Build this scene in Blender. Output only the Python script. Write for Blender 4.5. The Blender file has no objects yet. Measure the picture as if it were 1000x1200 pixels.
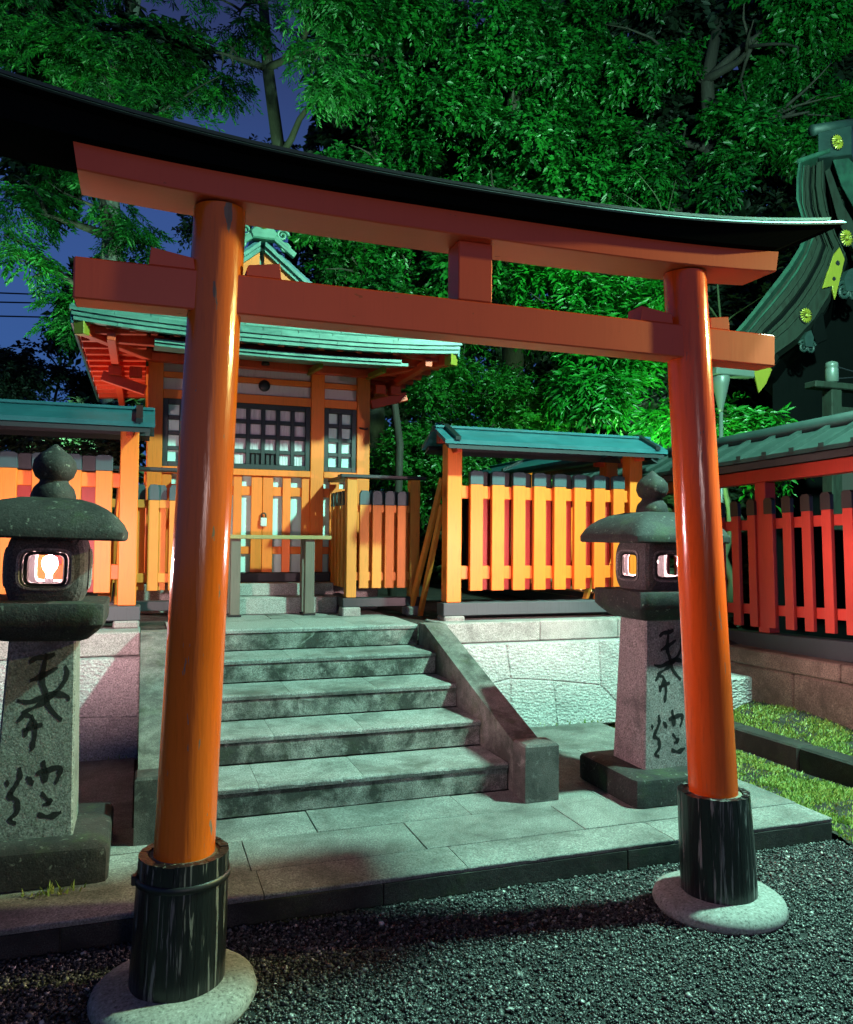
import bpy, math, random
import numpy as np
from mathutils import Vector, Matrix, noise

random.seed(7)
RNG = np.random.default_rng(11)
S = bpy.context.scene
COL = S.collection

# ------------------------------------------------------------------ camera
CAM_H = 1.5
cam_d = bpy.data.cameras.new('camera')
cam = bpy.data.objects.new('camera', cam_d)
COL.objects.link(cam)
cam_d.sensor_fit = 'HORIZONTAL'
cam_d.sensor_width = 36.0
cam_d.lens = 36.0 * 951.0 / 1000.0
cam_d.clip_end = 500
_r = Vector((0.94388244, -0.33014261, 0.00958092))
_w = Vector((0.32973152, 0.94358737, 0.03033135))
_u = _r.cross(_w).normalized()
cam.matrix_world = Matrix(((_r.x, _u.x, -_w.x, 0), (_r.y, _u.y, -_w.y, 0), (_r.z, _u.z, -_w.z, CAM_H), (0, 0, 0, 1)))
S.camera = cam

# ------------------------------------------------------------------ world, lamps, exposure
world = bpy.data.worlds.new('World')
S.world = world
world.use_nodes = True
wn = world.node_tree
wn.nodes.clear()
w_out = wn.nodes.new('ShaderNodeOutputWorld')
w_bg = wn.nodes.new('ShaderNodeBackground')
w_tc = wn.nodes.new('ShaderNodeTexCoord')
w_sep = wn.nodes.new('ShaderNodeSeparateXYZ')
w_ramp = wn.nodes.new('ShaderNodeValToRGB')
wn.links.new(w_tc.outputs['Generated'], w_sep.inputs[0])
wn.links.new(w_sep.outputs['Z'], w_ramp.inputs[0])
w_ramp.color_ramp.elements[0].position = 0.0
w_ramp.color_ramp.elements[0].color = (0.040, 0.125, 0.36, 1)
w_ramp.color_ramp.elements[1].position = 0.62
w_ramp.color_ramp.elements[1].color = (0.020, 0.020, 0.060, 1)
e = w_ramp.color_ramp.elements.new(0.35)
e.color = (0.038, 0.085, 0.27, 1)
wn.links.new(w_ramp.outputs[0], w_bg.inputs['Color'])
w_bg.inputs['Strength'].default_value = 1.0
wn.links.new(w_bg.outputs[0], w_out.inputs[0])


def lamp(name, loc, color, power, radius=0.1, target=None, cone=None, blend=0.6):
    d = bpy.data.lights.new(name, 'SPOT' if cone else 'POINT')
    d.energy = power
    d.color = color
    d.shadow_soft_size = radius
    if cone:
        d.spot_size = math.radians(cone)
        d.spot_blend = blend
    o = bpy.data.objects.new(name, d)
    COL.objects.link(o)
    o.location = loc
    if target:
        o.rotation_euler = (Vector(target) - Vector(loc)).to_track_quat('-Z', 'Y').to_euler()
    return o


# mercury-vapour lamp on its pole to the right of the gate, low tree and eave lamps; the fill lights are added
lamp('mercury_lamp', (4.15, 2.45, 5.15), (0.45, 1.0, 0.78), 3500, 0.13)
lamp('gate_fill_spot', (5.9, 2.12, 3.35), (0.92, 1.0, 0.33), 1400, 0.05, (0.9, 2.77, 1.8), 34, 0.6)  # added spot, cone narrowed to brighten the gate pillars alone
lamp('warm_fill_lamp', (0.8, -5.5, 2.0), (1.0, 0.76, 0.74), 235, 0.35)  # added fill behind the camera, lifts the shaded front faces
lamp('shrub_floodlight', (4.7, 6.9, 0.9), (0.45, 1.0, 0.42), 1600, 0.15, (5.0, 11.0, 6.0), 120)
lamp('eave_lamp', (-0.75, 7.7, 1.7), (1.0, 0.72, 0.6), 70, 0.05)
lamp('grove_fill_spot', (4.3, 2.5, 5.3), (0.40, 1.0, 0.50), 5600, 0.2, (4.6, 12.0, 7.3), 50, 1.0)  # added spot beside the mercury lamp, brightens the upper trees
lamp('cedar_floodlight', (-1.3, 10.6, 1.3), (0.42, 1.0, 0.52), 4200, 0.2, (-0.9, 14.0, 7.8), 100)

S.view_settings.view_transform = 'Standard'
S.view_settings.look = 'None'
S.view_settings.gamma = 1
S.view_settings.exposure = 0.0
S.view_settings.use_curve_mapping = False
S.render.engine = 'CYCLES'
S.cycles.max_bounces = 6
S.cycles.use_denoising = True
S.cycles.sample_clamp_indirect = 3.0
S.cycles.use_adaptive_sampling = False

# ------------------------------------------------------------------ materials
M = {}


class NT:
    def __init__(self, name):
        self.m = bpy.data.materials.new(name)
        self.m.use_nodes = True
        self.t = self.m.node_tree
        self.b = self.t.nodes['Principled BSDF']
        self.out = self.t.nodes['Material Output']

    def n(self, typ, **kw):
        nd = self.t.nodes.new(typ)
        for k, v in kw.items():
            setattr(nd, k, v)
        return nd

    def l(self, a, b):
        self.t.links.new(a, b)

    def coord(self, scale=(1, 1, 1), rnd=True):
        tc = self.n('ShaderNodeTexCoord')
        mp = self.n('ShaderNodeMapping')
        mp.inputs['Scale'].default_value = scale
        if rnd:
            oi = self.n('ShaderNodeObjectInfo')
            mu = self.n('ShaderNodeMath', operation='MULTIPLY')
            mu.inputs[1].default_value = 23.7
            self.l(oi.outputs['Random'], mu.inputs[0])
            ad = self.n('ShaderNodeVectorMath', operation='ADD')
            self.l(tc.outputs['Object'], ad.inputs[0])
            self.l(mu.outputs[0], ad.inputs[1])
            self.l(ad.outputs[0], mp.inputs[0])
        else:
            self.l(tc.outputs['Object'], mp.inputs[0])
        return mp.outputs[0]

    def noise(self, vec, scale, detail=4, rough=0.55, dist=0.0):
        nz = self.n('ShaderNodeTexNoise')
        nz.inputs['Scale'].default_value = scale
        nz.inputs['Detail'].default_value = detail
        nz.inputs['Roughness'].default_value = rough
        nz.inputs['Distortion'].default_value = dist
        self.l(vec, nz.inputs['Vector'])
        return nz.outputs['Fac']

    def ramp(self, fac, stops):
        r = self.n('ShaderNodeValToRGB')
        els = r.color_ramp.elements
        while len(els) < len(stops):
            els.new(0.5)
        for el, (p, c) in zip(els, stops):
            el.position = p
            el.color = (*c, 1) if len(c) == 3 else c
        self.l(fac, r.inputs[0])
        return r.outputs[0]

    def mask(self, fac, a, b):
        m = self.n('ShaderNodeMapRange')
        m.inputs['From Min'].default_value = a
        m.inputs['From Max'].default_value = b
        self.l(fac, m.inputs['Value'])
        return m.outputs[0]

    def mix(self, fac, a, b):
        m = self.n('ShaderNodeMix', data_type='RGBA')
        for sock, v in ((0, fac), (6, a), (7, b)):
            if isinstance(v, (int, float)):
                m.inputs[sock].default_value = v
            elif isinstance(v, tuple):
                m.inputs[sock].default_value = (*v, 1)
            else:
                self.l(v, m.inputs[sock])
        return m.outputs[2]

    def mul(self, a, b):
        m = self.n('ShaderNodeMath', operation='MULTIPLY')
        for i, v in enumerate((a, b)):
            if isinstance(v, (int, float)):
                m.inputs[i].default_value = v
            else:
                self.l(v, m.inputs[i])
        return m.outputs[0]

    def bump(self, fac, strength=0.3, dist=0.01, prev=None):
        b = self.n('ShaderNodeBump')
        b.inputs['Strength'].default_value = strength
        b.inputs['Distance'].default_value = dist
        self.l(fac, b.inputs['Height'])
        if prev is not None:
            self.l(prev, b.inputs['Normal'])
        return b.outputs[0]

    def done(self, key, color=None, rough=None, normal=None, metal=None, coat=None, spec=None):
        for sock, v in (('Base Color', color), ('Roughness', rough), ('Normal', normal), ('Metallic', metal), ('Coat Weight', coat), ('Specular IOR Level', spec)):
            if v is None:
                continue
            if isinstance(v, tuple):
                self.b.inputs[sock].default_value = (*v, 1)
            elif isinstance(v, (int, float)):
                self.b.inputs[sock].default_value = v
            else:
                self.l(v, self.b.inputs[sock])
        M[key] = self.m
        return self.m


def paint(key, c, rough=0.4, var=0.18, wear=None, wear_col=(0.16, 0.14, 0.12), wear_scale=(9, 9, 1.6), bump=0.12, coat=None, wear_at=(0.66, 0.69), streak=0.38):
    t = NT(key)
    v = t.coord()
    big = t.noise(v, 2.5, 4)
    col = t.mix(big, tuple(x * (1 - var) for x in c), tuple(min(1, x * (1 + var)) for x in c))
    oi2 = t.n('ShaderNodeObjectInfo')
    col = t.mix(t.mul(oi2.outputs['Random'], 0.30), col, tuple(x * 0.55 for x in c))
    vs = t.coord((14, 14, 1.2))
    fine = t.noise(vs, 6, 5)
    col = t.mix(t.mul(t.mask(fine, 0.52, 0.72), streak), col, tuple(x * 0.55 for x in c))
    r = rough
    if wear:
        w = t.noise(t.coord(wear_scale), 3.0, 6, 0.6, 0.4)
        mk = t.mask(w, *wear_at)
        wc = t.mix(t.noise(vs, 9, 3), tuple(x * 0.4 for x in wear_col), wear_col)
        col = t.mix(t.mul(mk, wear), col, wc)
        rr = t.n('ShaderNodeMapRange')
        rr.inputs['To Min'].default_value = rough
        rr.inputs['To Max'].default_value = 0.8
        t.l(mk, rr.inputs['Value'])
        r = rr.outputs[0]
    nrm = t.bump(fine, bump, 0.004)
    return t.done(key, col, r, nrm, coat=coat)


def stone(key, c1, c2, stain=(0.03, 0.03, 0.028), amt=0.6, at=(0.5, 0.62), sc=3.2, speck=220, bump=0.5, bdist=0.006, moss=0.0, hammer=0.0, lich=0.0, pale=0.0):
    t = NT(key)
    v = t.coord()
    sp = t.noise(v, speck, 2, 0.7)
    col = t.ramp(sp, [(0.30, tuple(x * 0.35 for x in c1)), (0.45, c1), (0.6, c2), (0.72, tuple(min(1, x * 1.5) for x in c2))])
    med = t.noise(v, 22, 5, 0.65)
    col = t.mix(t.mul(t.mask(med, 0.35, 0.7), 0.35), col, tuple(x * 0.5 for x in c1))
    st = t.noise(v, sc, 9, 0.68, 0.3)
    mk = t.mul(t.mask(st, *at), amt)
    col = t.mix(mk, col, stain)
    if pale:
        pl = t.noise(v, sc * 1.7, 9, 0.72, 0.8)
        col = t.mix(t.mul(t.mask(pl, 0.56, 0.66), pale), col, (0.42, 0.41, 0.38))
    if moss:
        ms = t.noise(v, 5.5, 8, 0.7)
        col = t.mix(t.mul(t.mask(ms, 0.53, 0.68), moss), col, (0.045, 0.075, 0.022))
    if lich:
        ls = t.noise(v, 34, 5, 0.6)
        col = t.mix(t.mul(t.mask(ls, 0.62, 0.68), lich), col, (0.30, 0.32, 0.27))
    nrm = t.bump(sp, bump * 0.5, bdist * 0.5)
    nrm = t.bump(med, bump, bdist, nrm)
    if hammer:
        wv = t.n('ShaderNodeTexVoronoi')
        wv.inputs['Scale'].default_value = 34
        t.l(t.coord((1.0, 1.0, 1.7)), wv.inputs['Vector'])
        nrm = t.bump(wv.outputs['Distance'], hammer, 0.014, nrm)
    return t.done(key, col, 0.78, nrm, spec=0.35)


VERM = (0.80, 0.125, 0.022)
paint('vermilion_gloss', (0.82, 0.165, 0.014), 0.17, 0.14, wear=0.9, wear_col=(0.22, 0.23, 0.19), wear_scale=(11, 11, 1.7), wear_at=(0.645, 0.655), bump=0.35)
paint('vermilion_gloss_red', (0.84, 0.105, 0.012), 0.17, 0.14, wear=0.7, wear_col=(0.16, 0.10, 0.08), wear_scale=(11, 11, 1.7), wear_at=(0.665, 0.675), bump=0.3)  # redder copy of the pillar paint, offsets the orange gate light
paint('vermilion_beam', (0.76, 0.10, 0.036), 0.42, 0.16, wear=0.5, wear_col=(0.30, 0.10, 0.07), wear_scale=(3, 8, 8), wear_at=(0.68, 0.70), bump=0.06, streak=0.10)
paint('vermilion', (0.86, 0.185, 0.013), 0.5, 0.14, bump=0.15)
paint('vermilion_old', (0.70, 0.24, 0.03), 0.6, 0.25, wear=0.25, wear_col=(0.25, 0.20, 0.08), bump=0.2)
paint('red_dark', (0.38, 0.028, 0.014), 0.5, 0.2, bump=0.15)
paint('red_soffit', (0.74, 0.08, 0.025), 0.5, 0.15)
paint('black_paint', (0.012, 0.016, 0.018), 0.35, 0.3, bump=0.25)
paint('sash_metal', (0.030, 0.028, 0.027), 0.6, 0.2)
paint('dimmed_black', (0.0026, 0.0026, 0.0026), 0.8, 0.3)  # near black, tuned down so the bulb does not wash out the firebox
paint('kasagi_black', (0.004, 0.005, 0.0055), 0.9, 0.2, bump=0.05)
paint('black_beam', (0.020, 0.026, 0.030), 0.5, 0.3, bump=0.2)
paint('lattice_black', (0.014, 0.024, 0.024), 0.45, 0.2, bump=0.1)
paint('cap_slate', (0.035, 0.075, 0.085), 0.55, 0.25, wear=0.35, wear_col=(0.12, 0.15, 0.15), bump=0.2)
paint('stave_black', (0.010, 0.011, 0.012), 0.28, 0.3, wear=0.9, wear_col=(0.22, 0.215, 0.20), wear_scale=(20, 20, 1.1), wear_at=(0.57, 0.61), bump=0.6)
paint('sill_grey', (0.06, 0.068, 0.075), 0.6, 0.25, wear=0.4, wear_col=(0.12, 0.12, 0.12), wear_scale=(3, 9, 9), bump=0.2)
paint('table_wood', (0.34, 0.27, 0.11), 0.6, 0.3, bump=0.3)
paint('grey_wood', (0.16, 0.13, 0.105), 0.75, 0.35, wear=0.5, wear_col=(0.32, 0.25, 0.2), wear_scale=(20, 20, 1), bump=0.5)
paint('weathered_wood', (0.20, 0.20, 0.15), 0.7, 0.3, wear=0.5, wear_col=(0.07, 0.06, 0.045), wear_scale=(6, 6, 2), wear_at=(0.5, 0.65), bump=0.4)
paint('dark_wood', (0.035, 0.032, 0.026), 0.7, 0.3, bump=0.4)
paint('plaster', (0.60, 0.55, 0.56), 0.8, 0.06, bump=0.05)
paint('door_white', (0.56, 0.80, 0.74), 0.7, 0.06, bump=0.05)  # white panels with the mercury lamp's teal mixed into the colour
paint('steel_white', (0.60, 0.68, 0.62), 0.4, 0.1)
paint('lamp_green', (0.085, 0.115, 0.095), 0.4, 0.2)
paint('gilt', (0.30, 0.28, 0.025), 0.42, 0.15, bump=0.2)
M['gilt'].node_tree.nodes['Principled BSDF'].inputs['Metallic'].default_value = 0.25
paint('iron', (0.012, 0.013, 0.014), 0.45, 0.2)
paint('cable', (0.008, 0.008, 0.01), 0.6, 0.1)

stone('granite', (0.30, 0.29, 0.27), (0.42, 0.41, 0.385), (0.05, 0.05, 0.045), 0.55, (0.52, 0.68), 2.4, speck=170)
stone('granite_riser', (0.23, 0.225, 0.20), (0.36, 0.35, 0.32), (0.020, 0.022, 0.018), 0.92, (0.40, 0.58), 4.2, speck=150, moss=0.3, pale=0.7, bump=0.8)
stone('granite_tread', (0.26, 0.26, 0.24), (0.38, 0.375, 0.355), (0.07, 0.07, 0.06), 0.85, (0.44, 0.66), 3.2, speck=130, bump=0.7, moss=0.12)
stone('granite_hammered', (0.36, 0.345, 0.335), (0.50, 0.48, 0.465), (0.10, 0.095, 0.09), 0.45, (0.55, 0.7), 2.5, speck=130, hammer=0.85)
stone('cheek_stone', (0.16, 0.155, 0.14), (0.24, 0.235, 0.215), (0.025, 0.025, 0.022), 0.88, (0.42, 0.6), 3.4, moss=0.45)
stone('post_stone', (0.09, 0.08, 0.075), (0.14, 0.125, 0.118), (0.02, 0.02, 0.02), 0.85, (0.42, 0.6), 4.0, pale=0.35)
stone('paving', (0.20, 0.20, 0.185), (0.31, 0.305, 0.285), (0.055, 0.053, 0.048), 0.8, (0.44, 0.66), 2.2, speck=140, bump=0.7)
stone('paving_edge', (0.028, 0.027, 0.024), (0.055, 0.052, 0.048), (0.012, 0.012, 0.011), 0.85, (0.42, 0.6), 3.0, moss=0.3)
stone('lantern_dark', (0.024, 0.023, 0.022), (0.042, 0.040, 0.038), (0.008, 0.008, 0.008), 0.8, (0.4, 0.62), 4.5, speck=140, bump=0.7, moss=0.35, lich=0.3)
stone('firebox_stone', (0.055, 0.050, 0.050), (0.085, 0.078, 0.078), (0.018, 0.017, 0.017), 0.7, (0.48, 0.68), 4.5, speck=140, bump=0.7, moss=0.25, lich=0.2)  # paler than the other lantern stone: lamp glare put into the colour
stone('lantern_shaft', (0.13, 0.135, 0.12), (0.20, 0.205, 0.19), (0.03, 0.032, 0.028), 0.7, (0.52, 0.7), 3.5, speck=120, bump=0.7, moss=0.2, lich=0.3)
stone('lantern_shaft_pale', (0.19, 0.165, 0.16), (0.29, 0.255, 0.25), (0.03, 0.03, 0.028), 0.75, (0.5, 0.68), 3.5, speck=120, bump=0.7, lich=0.3)
stone('foot_stone', (0.27, 0.265, 0.245), (0.33, 0.325, 0.305), (0.12, 0.115, 0.10), 0.6, (0.5, 0.7), 3.0, speck=90, bump=0.2)
stone('brown_stone', (0.15, 0.115, 0.085), (0.21, 0.165, 0.125), (0.05, 0.04, 0.03), 0.7, (0.45, 0.62), 3.0, speck=120)
stone('block_stone', (0.28, 0.25, 0.235), (0.40, 0.36, 0.34), (0.06, 0.055, 0.05), 0.6, (0.5, 0.65), 5.0)
stone('soil', (0.028, 0.026, 0.020), (0.05, 0.046, 0.035), (0.012, 0.011, 0.009), 0.7, (0.45, 0.6), 6, speck=60, bump=1.0, bdist=0.02)
stone('kanji_ink', (0.006, 0.006, 0.006), (0.010, 0.010, 0.009), (0.004, 0.004, 0.004), 0.5)
stone('gravel_bed', (0.018, 0.02, 0.02), (0.05, 0.055, 0.053), (0.008, 0.008, 0.008), 0.4, (0.5, 0.6), 2, speck=120, bump=1.0, bdist=0.012)


def copper(key, c1, c2, rough=0.42):
    t = NT(key)
    v = t.coord()
    a = t.noise(v, 5, 8, 0.7)
    col = t.mix(t.mask(a, 0.35, 0.68), c1, c2)
    s2 = t.noise(t.coord((1, 8, 8)), 4, 5)
    col = t.mix(t.mul(t.mask(s2, 0.55, 0.75), 0.6), col, (0.03, 0.05, 0.045))
    return t.done(key, col, rough, t.bump(a, 0.2, 0.004))


copper('copper_roof', (0.06, 0.16, 0.125), (0.16, 0.32, 0.25))
copper('copper_dark', (0.014, 0.085, 0.10), (0.030, 0.13, 0.15), 0.4)
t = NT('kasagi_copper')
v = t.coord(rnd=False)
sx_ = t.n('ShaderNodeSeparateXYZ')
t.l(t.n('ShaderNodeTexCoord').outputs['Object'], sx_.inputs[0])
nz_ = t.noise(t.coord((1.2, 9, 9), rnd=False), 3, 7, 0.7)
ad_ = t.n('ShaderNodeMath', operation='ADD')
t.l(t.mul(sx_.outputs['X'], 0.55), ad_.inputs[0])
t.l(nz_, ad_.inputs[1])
lit_end_mask = t.mask(ad_.outputs[0], 0.72, 1.25)  # teal grows towards the right end: lamp light painted into the copper
M['kasagi_black'].node_tree.nodes['Principled BSDF'].inputs['Specular IOR Level'].default_value = 0.0
t.done('kasagi_copper', t.mix(lit_end_mask, (0.012, 0.020, 0.021), (0.20, 0.36, 0.34)), 0.42, t.bump(nz_, 0.3, 0.004))
copper('copper_green', (0.06, 0.17, 0.115), (0.13, 0.27, 0.18))
paint('shaded_wood', (0.004, 0.005, 0.005), 0.9, 0.2)  # near black: the great hall's shade is put into the colour
paint('hall_timber', (0.017, 0.026, 0.018), 0.7, 0.35, wear=0.6, wear_col=(0.012, 0.012, 0.008), wear_scale=(6, 6, 2), wear_at=(0.48, 0.65), bump=0.4)
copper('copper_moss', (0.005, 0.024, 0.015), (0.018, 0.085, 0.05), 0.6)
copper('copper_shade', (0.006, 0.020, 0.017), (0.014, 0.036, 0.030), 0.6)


def leafmat(key, c1, c2, rough=0.36, trans=0.30):
    t = NT(key)
    at = t.n('ShaderNodeAttribute', attribute_name='rnd')
    col = t.mix(at.outputs['Fac'], c1, c2)
    t.done(key, col, rough, spec=0.5)
    tr = t.n('ShaderNodeBsdfTranslucent')
    t.l(t.mix(0.5, col, (0.06, 0.16, 0.01)), tr.inputs[0])
    mx = t.n('ShaderNodeMixShader')
    mx.inputs[0].default_value = trans
    t.l(t.b.outputs[0], mx.inputs[1])
    t.l(tr.outputs[0], mx.inputs[2])
    t.l(mx.outputs[0], t.out.inputs['Surface'])


leafmat('leaf_broad', (0.002, 0.030, 0.008), (0.014, 0.19, 0.018), 0.42)
leafmat('leaf_laurel', (0.004, 0.12, 0.008), (0.012, 0.24, 0.014), 0.4)
leafmat('leaf_small', (0.004, 0.08, 0.007), (0.022, 0.19, 0.014), 0.4)
leafmat('leaf_cedar', (0.003, 0.050, 0.010), (0.018, 0.20, 0.020), 0.5)
leafmat('leaf_shaded', (0.004, 0.014, 0.006), (0.010, 0.026, 0.010), 0.6, 0.1)  # darkened leaf copy, the unlit look is in the colour
leafmat('grass_blade', (0.10, 0.20, 0.025), (0.42, 0.46, 0.10), 0.5)
paint('bark', (0.035, 0.03, 0.022), 0.85, 0.35, wear=0.6, wear_col=(0.08, 0.07, 0.055), wear_scale=(14, 14, 1.5), wear_at=(0.48, 0.62), bump=0.9)
paint('bark_pale', (0.24, 0.25, 0.21), 0.85, 0.3, wear=0.6, wear_col=(0.09, 0.08, 0.06), wear_scale=(16, 16, 1.2), wear_at=(0.5, 0.62), bump=0.9)
paint('bark_green', (0.05, 0.075, 0.03), 0.7, 0.3, bump=0.5)

t = NT('gravel_stone')
at = t.n('ShaderNodeAttribute', attribute_name='rnd')
col = t.ramp(at.outputs['Fac'], [(0.0, (0.015, 0.017, 0.017)), (0.45, (0.065, 0.07, 0.068)), (0.75, (0.20, 0.21, 0.195)), (1.0, (0.62, 0.62, 0.57))])
t.done('gravel_stone', col, 0.42, spec=0.6)


def emit(key, c, s):
    t = NT(key)
    t.b.inputs['Base Color'].default_value = (*c, 1)
    t.b.inputs['Emission Color'].default_value = (*c, 1)
    t.b.inputs['Emission Strength'].default_value = s
    M[key] = t.m


emit('bulb_glow', (1.0, 0.60, 0.62), 6000)
t = NT('curtain')
v = t.coord((1, 1, 1))
wv = t.noise(t.coord((26, 1, 0.5)), 3.0, 3)
t.done('curtain', t.mix(t.mask(wv, 0.3, 0.7), (0.46, 0.43, 0.46), (0.72, 0.68, 0.72)), 0.8, t.bump(wv, 0.8, 0.02))

for k_ in ('dimmed_black', 'sash_metal', 'shaded_wood'):
    M[k_].node_tree.nodes['Principled BSDF'].inputs['Specular IOR Level'].default_value = 0.0
M['hall_timber'].node_tree.nodes['Principled BSDF'].inputs['Specular IOR Level'].default_value = 0.2
# ------------------------------------------------------------------ object helpers
OFF = {}


def E(name, label, cat, loc=(0, 0, 0), group=None):
    o = bpy.data.objects.new(name, None)
    o.empty_display_size = 0.1
    COL.objects.link(o)
    o.location = loc
    OFF[o.name] = Vector(loc)
    o['label'] = label
    o['category'] = cat
    if group:
        o['group'] = group
    return o


def link(name, mesh, parent=None, loc=(0, 0, 0), rot=None, label=None, cat=None, kind=None, group=None):
    o = bpy.data.objects.new(name, mesh)
    COL.objects.link(o)
    OFF[o.name] = Vector(loc)
    if parent is not None:
        o.parent = parent
        o.location = Vector(loc) - OFF[parent.name]
    else:
        o.location = loc
    if rot:
        o.rotation_euler = rot
    for k, v in (('label', label), ('category', cat), ('kind', kind), ('group', group)):
        if v:
            o[k] = v
    return o


def mesh(name, verts, faces, mat, smooth=False, mats=None, fmat=None):
    me = bpy.data.meshes.new(name)
    me.from_pydata([tuple(v) for v in verts], [], faces)
    for mm in (mats or [mat]):
        me.materials.append(M[mm])
    if fmat:
        me.polygons.foreach_set('material_index', fmat)
    if smooth:
        me.polygons.foreach_set('use_smooth', [True] * len(me.polygons))
    me.update()
    return me


BOXES = {}


def boxdata(sx, sy, sz, b):
    hx, hy, hz = sx / 2, sy / 2, sz / 2
    b = min(b, hx * 0.45, hy * 0.45, hz * 0.45)
    V = []
    idx = {}
    for i in (-1, 1):
        for j in (-1, 1):
            for k in (-1, 1):
                for a in range(3):
                    p = [i * (hx - b), j * (hy - b), k * (hz - b)]
                    p[a] = (i * hx, j * hy, k * hz)[a]
                    idx[(i, j, k, a)] = len(V)
                    V.append(p)
    F = []
    for a in range(3):
        o1, o2 = [x for x in range(3) if x != a]
        for s in (-1, 1):
            q = []
            for (u, w) in ((-1, -1), (1, -1), (1, 1), (-1, 1)):
                c = [0, 0, 0]
                c[a] = s
                c[o1] = u
                c[o2] = w
                q.append(idx[(*c, a)])
            F.append(q)
    for a in range(3):
        o1, o2 = [x for x in range(3) if x != a]
        for u in (-1, 1):
            for w in (-1, 1):
                c1 = [0, 0, 0]
                c2 = [0, 0, 0]
                c1[a], c2[a] = -1, 1
                for c in (c1, c2):
                    c[o1] = u
                    c[o2] = w
                F.append([idx[(*c1, o1)], idx[(*c2, o1)], idx[(*c2, o2)], idx[(*c1, o2)]])
    for i in (-1, 1):
        for j in (-1, 1):
            for k in (-1, 1):
                F.append([idx[(i, j, k, 0)], idx[(i, j, k, 1)], idx[(i, j, k, 2)]])
    # orient outward
    out = []
    for f in F:
        a, b_, c = (Vector(V[f[0]]), Vector(V[f[1]]), Vector(V[f[2]]))
        n = (b_ - a).cross(c - a)
        cen = sum((Vector(V[q]) for q in f), Vector()) / len(f)
        out.append(f if n.dot(cen) > 0 else f[::-1])
    return V, out


def boxm(sx, sy, sz, b, mat):
    key = (round(sx, 4), round(sy, 4), round(sz, 4), b, mat)
    if key not in BOXES:
        V, F = boxdata(sx, sy, sz, b)
        BOXES[key] = mesh('box', V, F, mat)
    return BOXES[key]


def B(name, parent, mat, x0, x1, y0, y1, z0, z1, b=0.004, **kw):
    return link(name, boxm(abs(x1 - x0), abs(y1 - y0), abs(z1 - z0), b, mat), parent,
                ((x0 + x1) / 2, (y0 + y1) / 2, (z0 + z1) / 2), **kw)


def beam(name, parent, mat, p0, p1, wd, ht, b=0.004, **kw):
    """square timber from p0 to p1"""
    p0, p1 = Vector(p0), Vector(p1)
    d = p1 - p0
    o = link(name, boxm(d.length, wd, ht, b, mat), parent, (p0 + p1) / 2, **kw)
    o.rotation_euler = d.to_track_quat('X', 'Z').to_euler()
    return o


def tube_data(pts, radii, n=8, caps=True):
    pts = [Vector(p) for p in pts]
    V, F = [], []
    prev = None
    for i, p in enumerate(pts):
        d = (pts[min(i + 1, len(pts) - 1)] - pts[max(i - 1, 0)]).normalized()
        if prev is None:
            a = d.orthogonal().normalized()
        else:
            a = (prev - d * prev.dot(d)).normalized()
        prev = a
        c = d.cross(a)
        for k in range(n):
            an = 2 * math.pi * k / n
            V.append(p + (a * math.cos(an) + c * math.sin(an)) * radii[i])
    for i in range(len(pts) - 1):
        for k in range(n):
            k2 = (k + 1) % n
            F.append([i * n + k, i * n + k2, (i + 1) * n + k2, (i + 1) * n + k])
    if caps:
        F.append(list(range(n))[::-1])
        F.append([(len(pts) - 1) * n + k for k in range(n)])
    return V, F


def join(parts):
    V, F = [], []
    for v, f in parts:
        o = len(V)
        V += list(v)
        F += [[i + o for i in q] for q in f]
    return V, F


def lathe_data(prof, n=32, wob=0.0, seed=0.0, sq=None):
    """prof: (radius, z) from bottom to top; sq: superellipse exponent for squarish forms"""
    V, F = [], []
    for r, z in prof:
        for k in range(n):
            a = 2 * math.pi * k / n
            c, s = math.cos(a), math.sin(a)
            rr = r
            if sq:
                rr = r / (abs(c) ** sq + abs(s) ** sq) ** (1 / sq)
            if wob:
                rr *= 1 + wob * noise.noise(Vector((c * 1.7 + seed, s * 1.7, z * 3)))
            V.append((rr * c, rr * s, z))
    for i in range(len(prof) - 1):
        for k in range(n):
            k2 = (k + 1) % n
            F.append([i * n + k, i * n + k2, (i + 1) * n + k2, (i + 1) * n + k])
    F.append(list(range(n))[::-1])
    F.append([(len(prof) - 1) * n + k for k in range(n)])
    return V, F


def prism_y(poly, y0, y1, bev=0.0):
    """polygon in (x,z) extruded from y0 (front) to y1, the front edge chamfered by bev"""
    n = len(poly)
    area = sum(poly[i][0] * poly[(i + 1) % n][1] - poly[(i + 1) % n][0] * poly[i][1] for i in range(n))
    if area < 0:
        poly = poly[::-1]
    V, F = [], []
    if bev:
        c = [sum(p[0] for p in poly) / n, sum(p[1] for p in poly) / n]
        ins = []
        for i in range(n):
            a, p, d = poly[i - 1], poly[i], poly[(i + 1) % n]
            e1 = Vector((p[0] - a[0], p[1] - a[1])).normalized()
            e2 = Vector((d[0] - p[0], d[1] - p[1])).normalized()
            n1, n2 = Vector((-e1.y, e1.x)), Vector((-e2.y, e2.x))
            m = n1 + n2
            m = m / max(0.35, m.dot(n1)) if m.length > 1e-6 else n1
            ins.append((p[0] + m.x * bev, p[1] + m.y * bev))
        V += [(x, y0, z) for x, z in ins]
        V += [(x, y0 + bev, z) for x, z in poly]
        V += [(x, y1, z) for x, z in poly]
        F.append(list(range(n)))
        for s in (0, n):
            for i in range(n):
                j = (i + 1) % n
                F.append([s + i, s + n + i, s + n + j, s + j])
        F.append([2 * n + i for i in range(n)][::-1])
    else:
        V += [(x, y0, z) for x, z in poly] + [(x, y1, z) for x, z in poly]
        F.append(list(range(n)))
        for i in range(n):
            j = (i + 1) % n
            F.append([i, n + i, n + j, j])
        F.append([n + i for i in range(n)][::-1])
    return V, F


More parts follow.
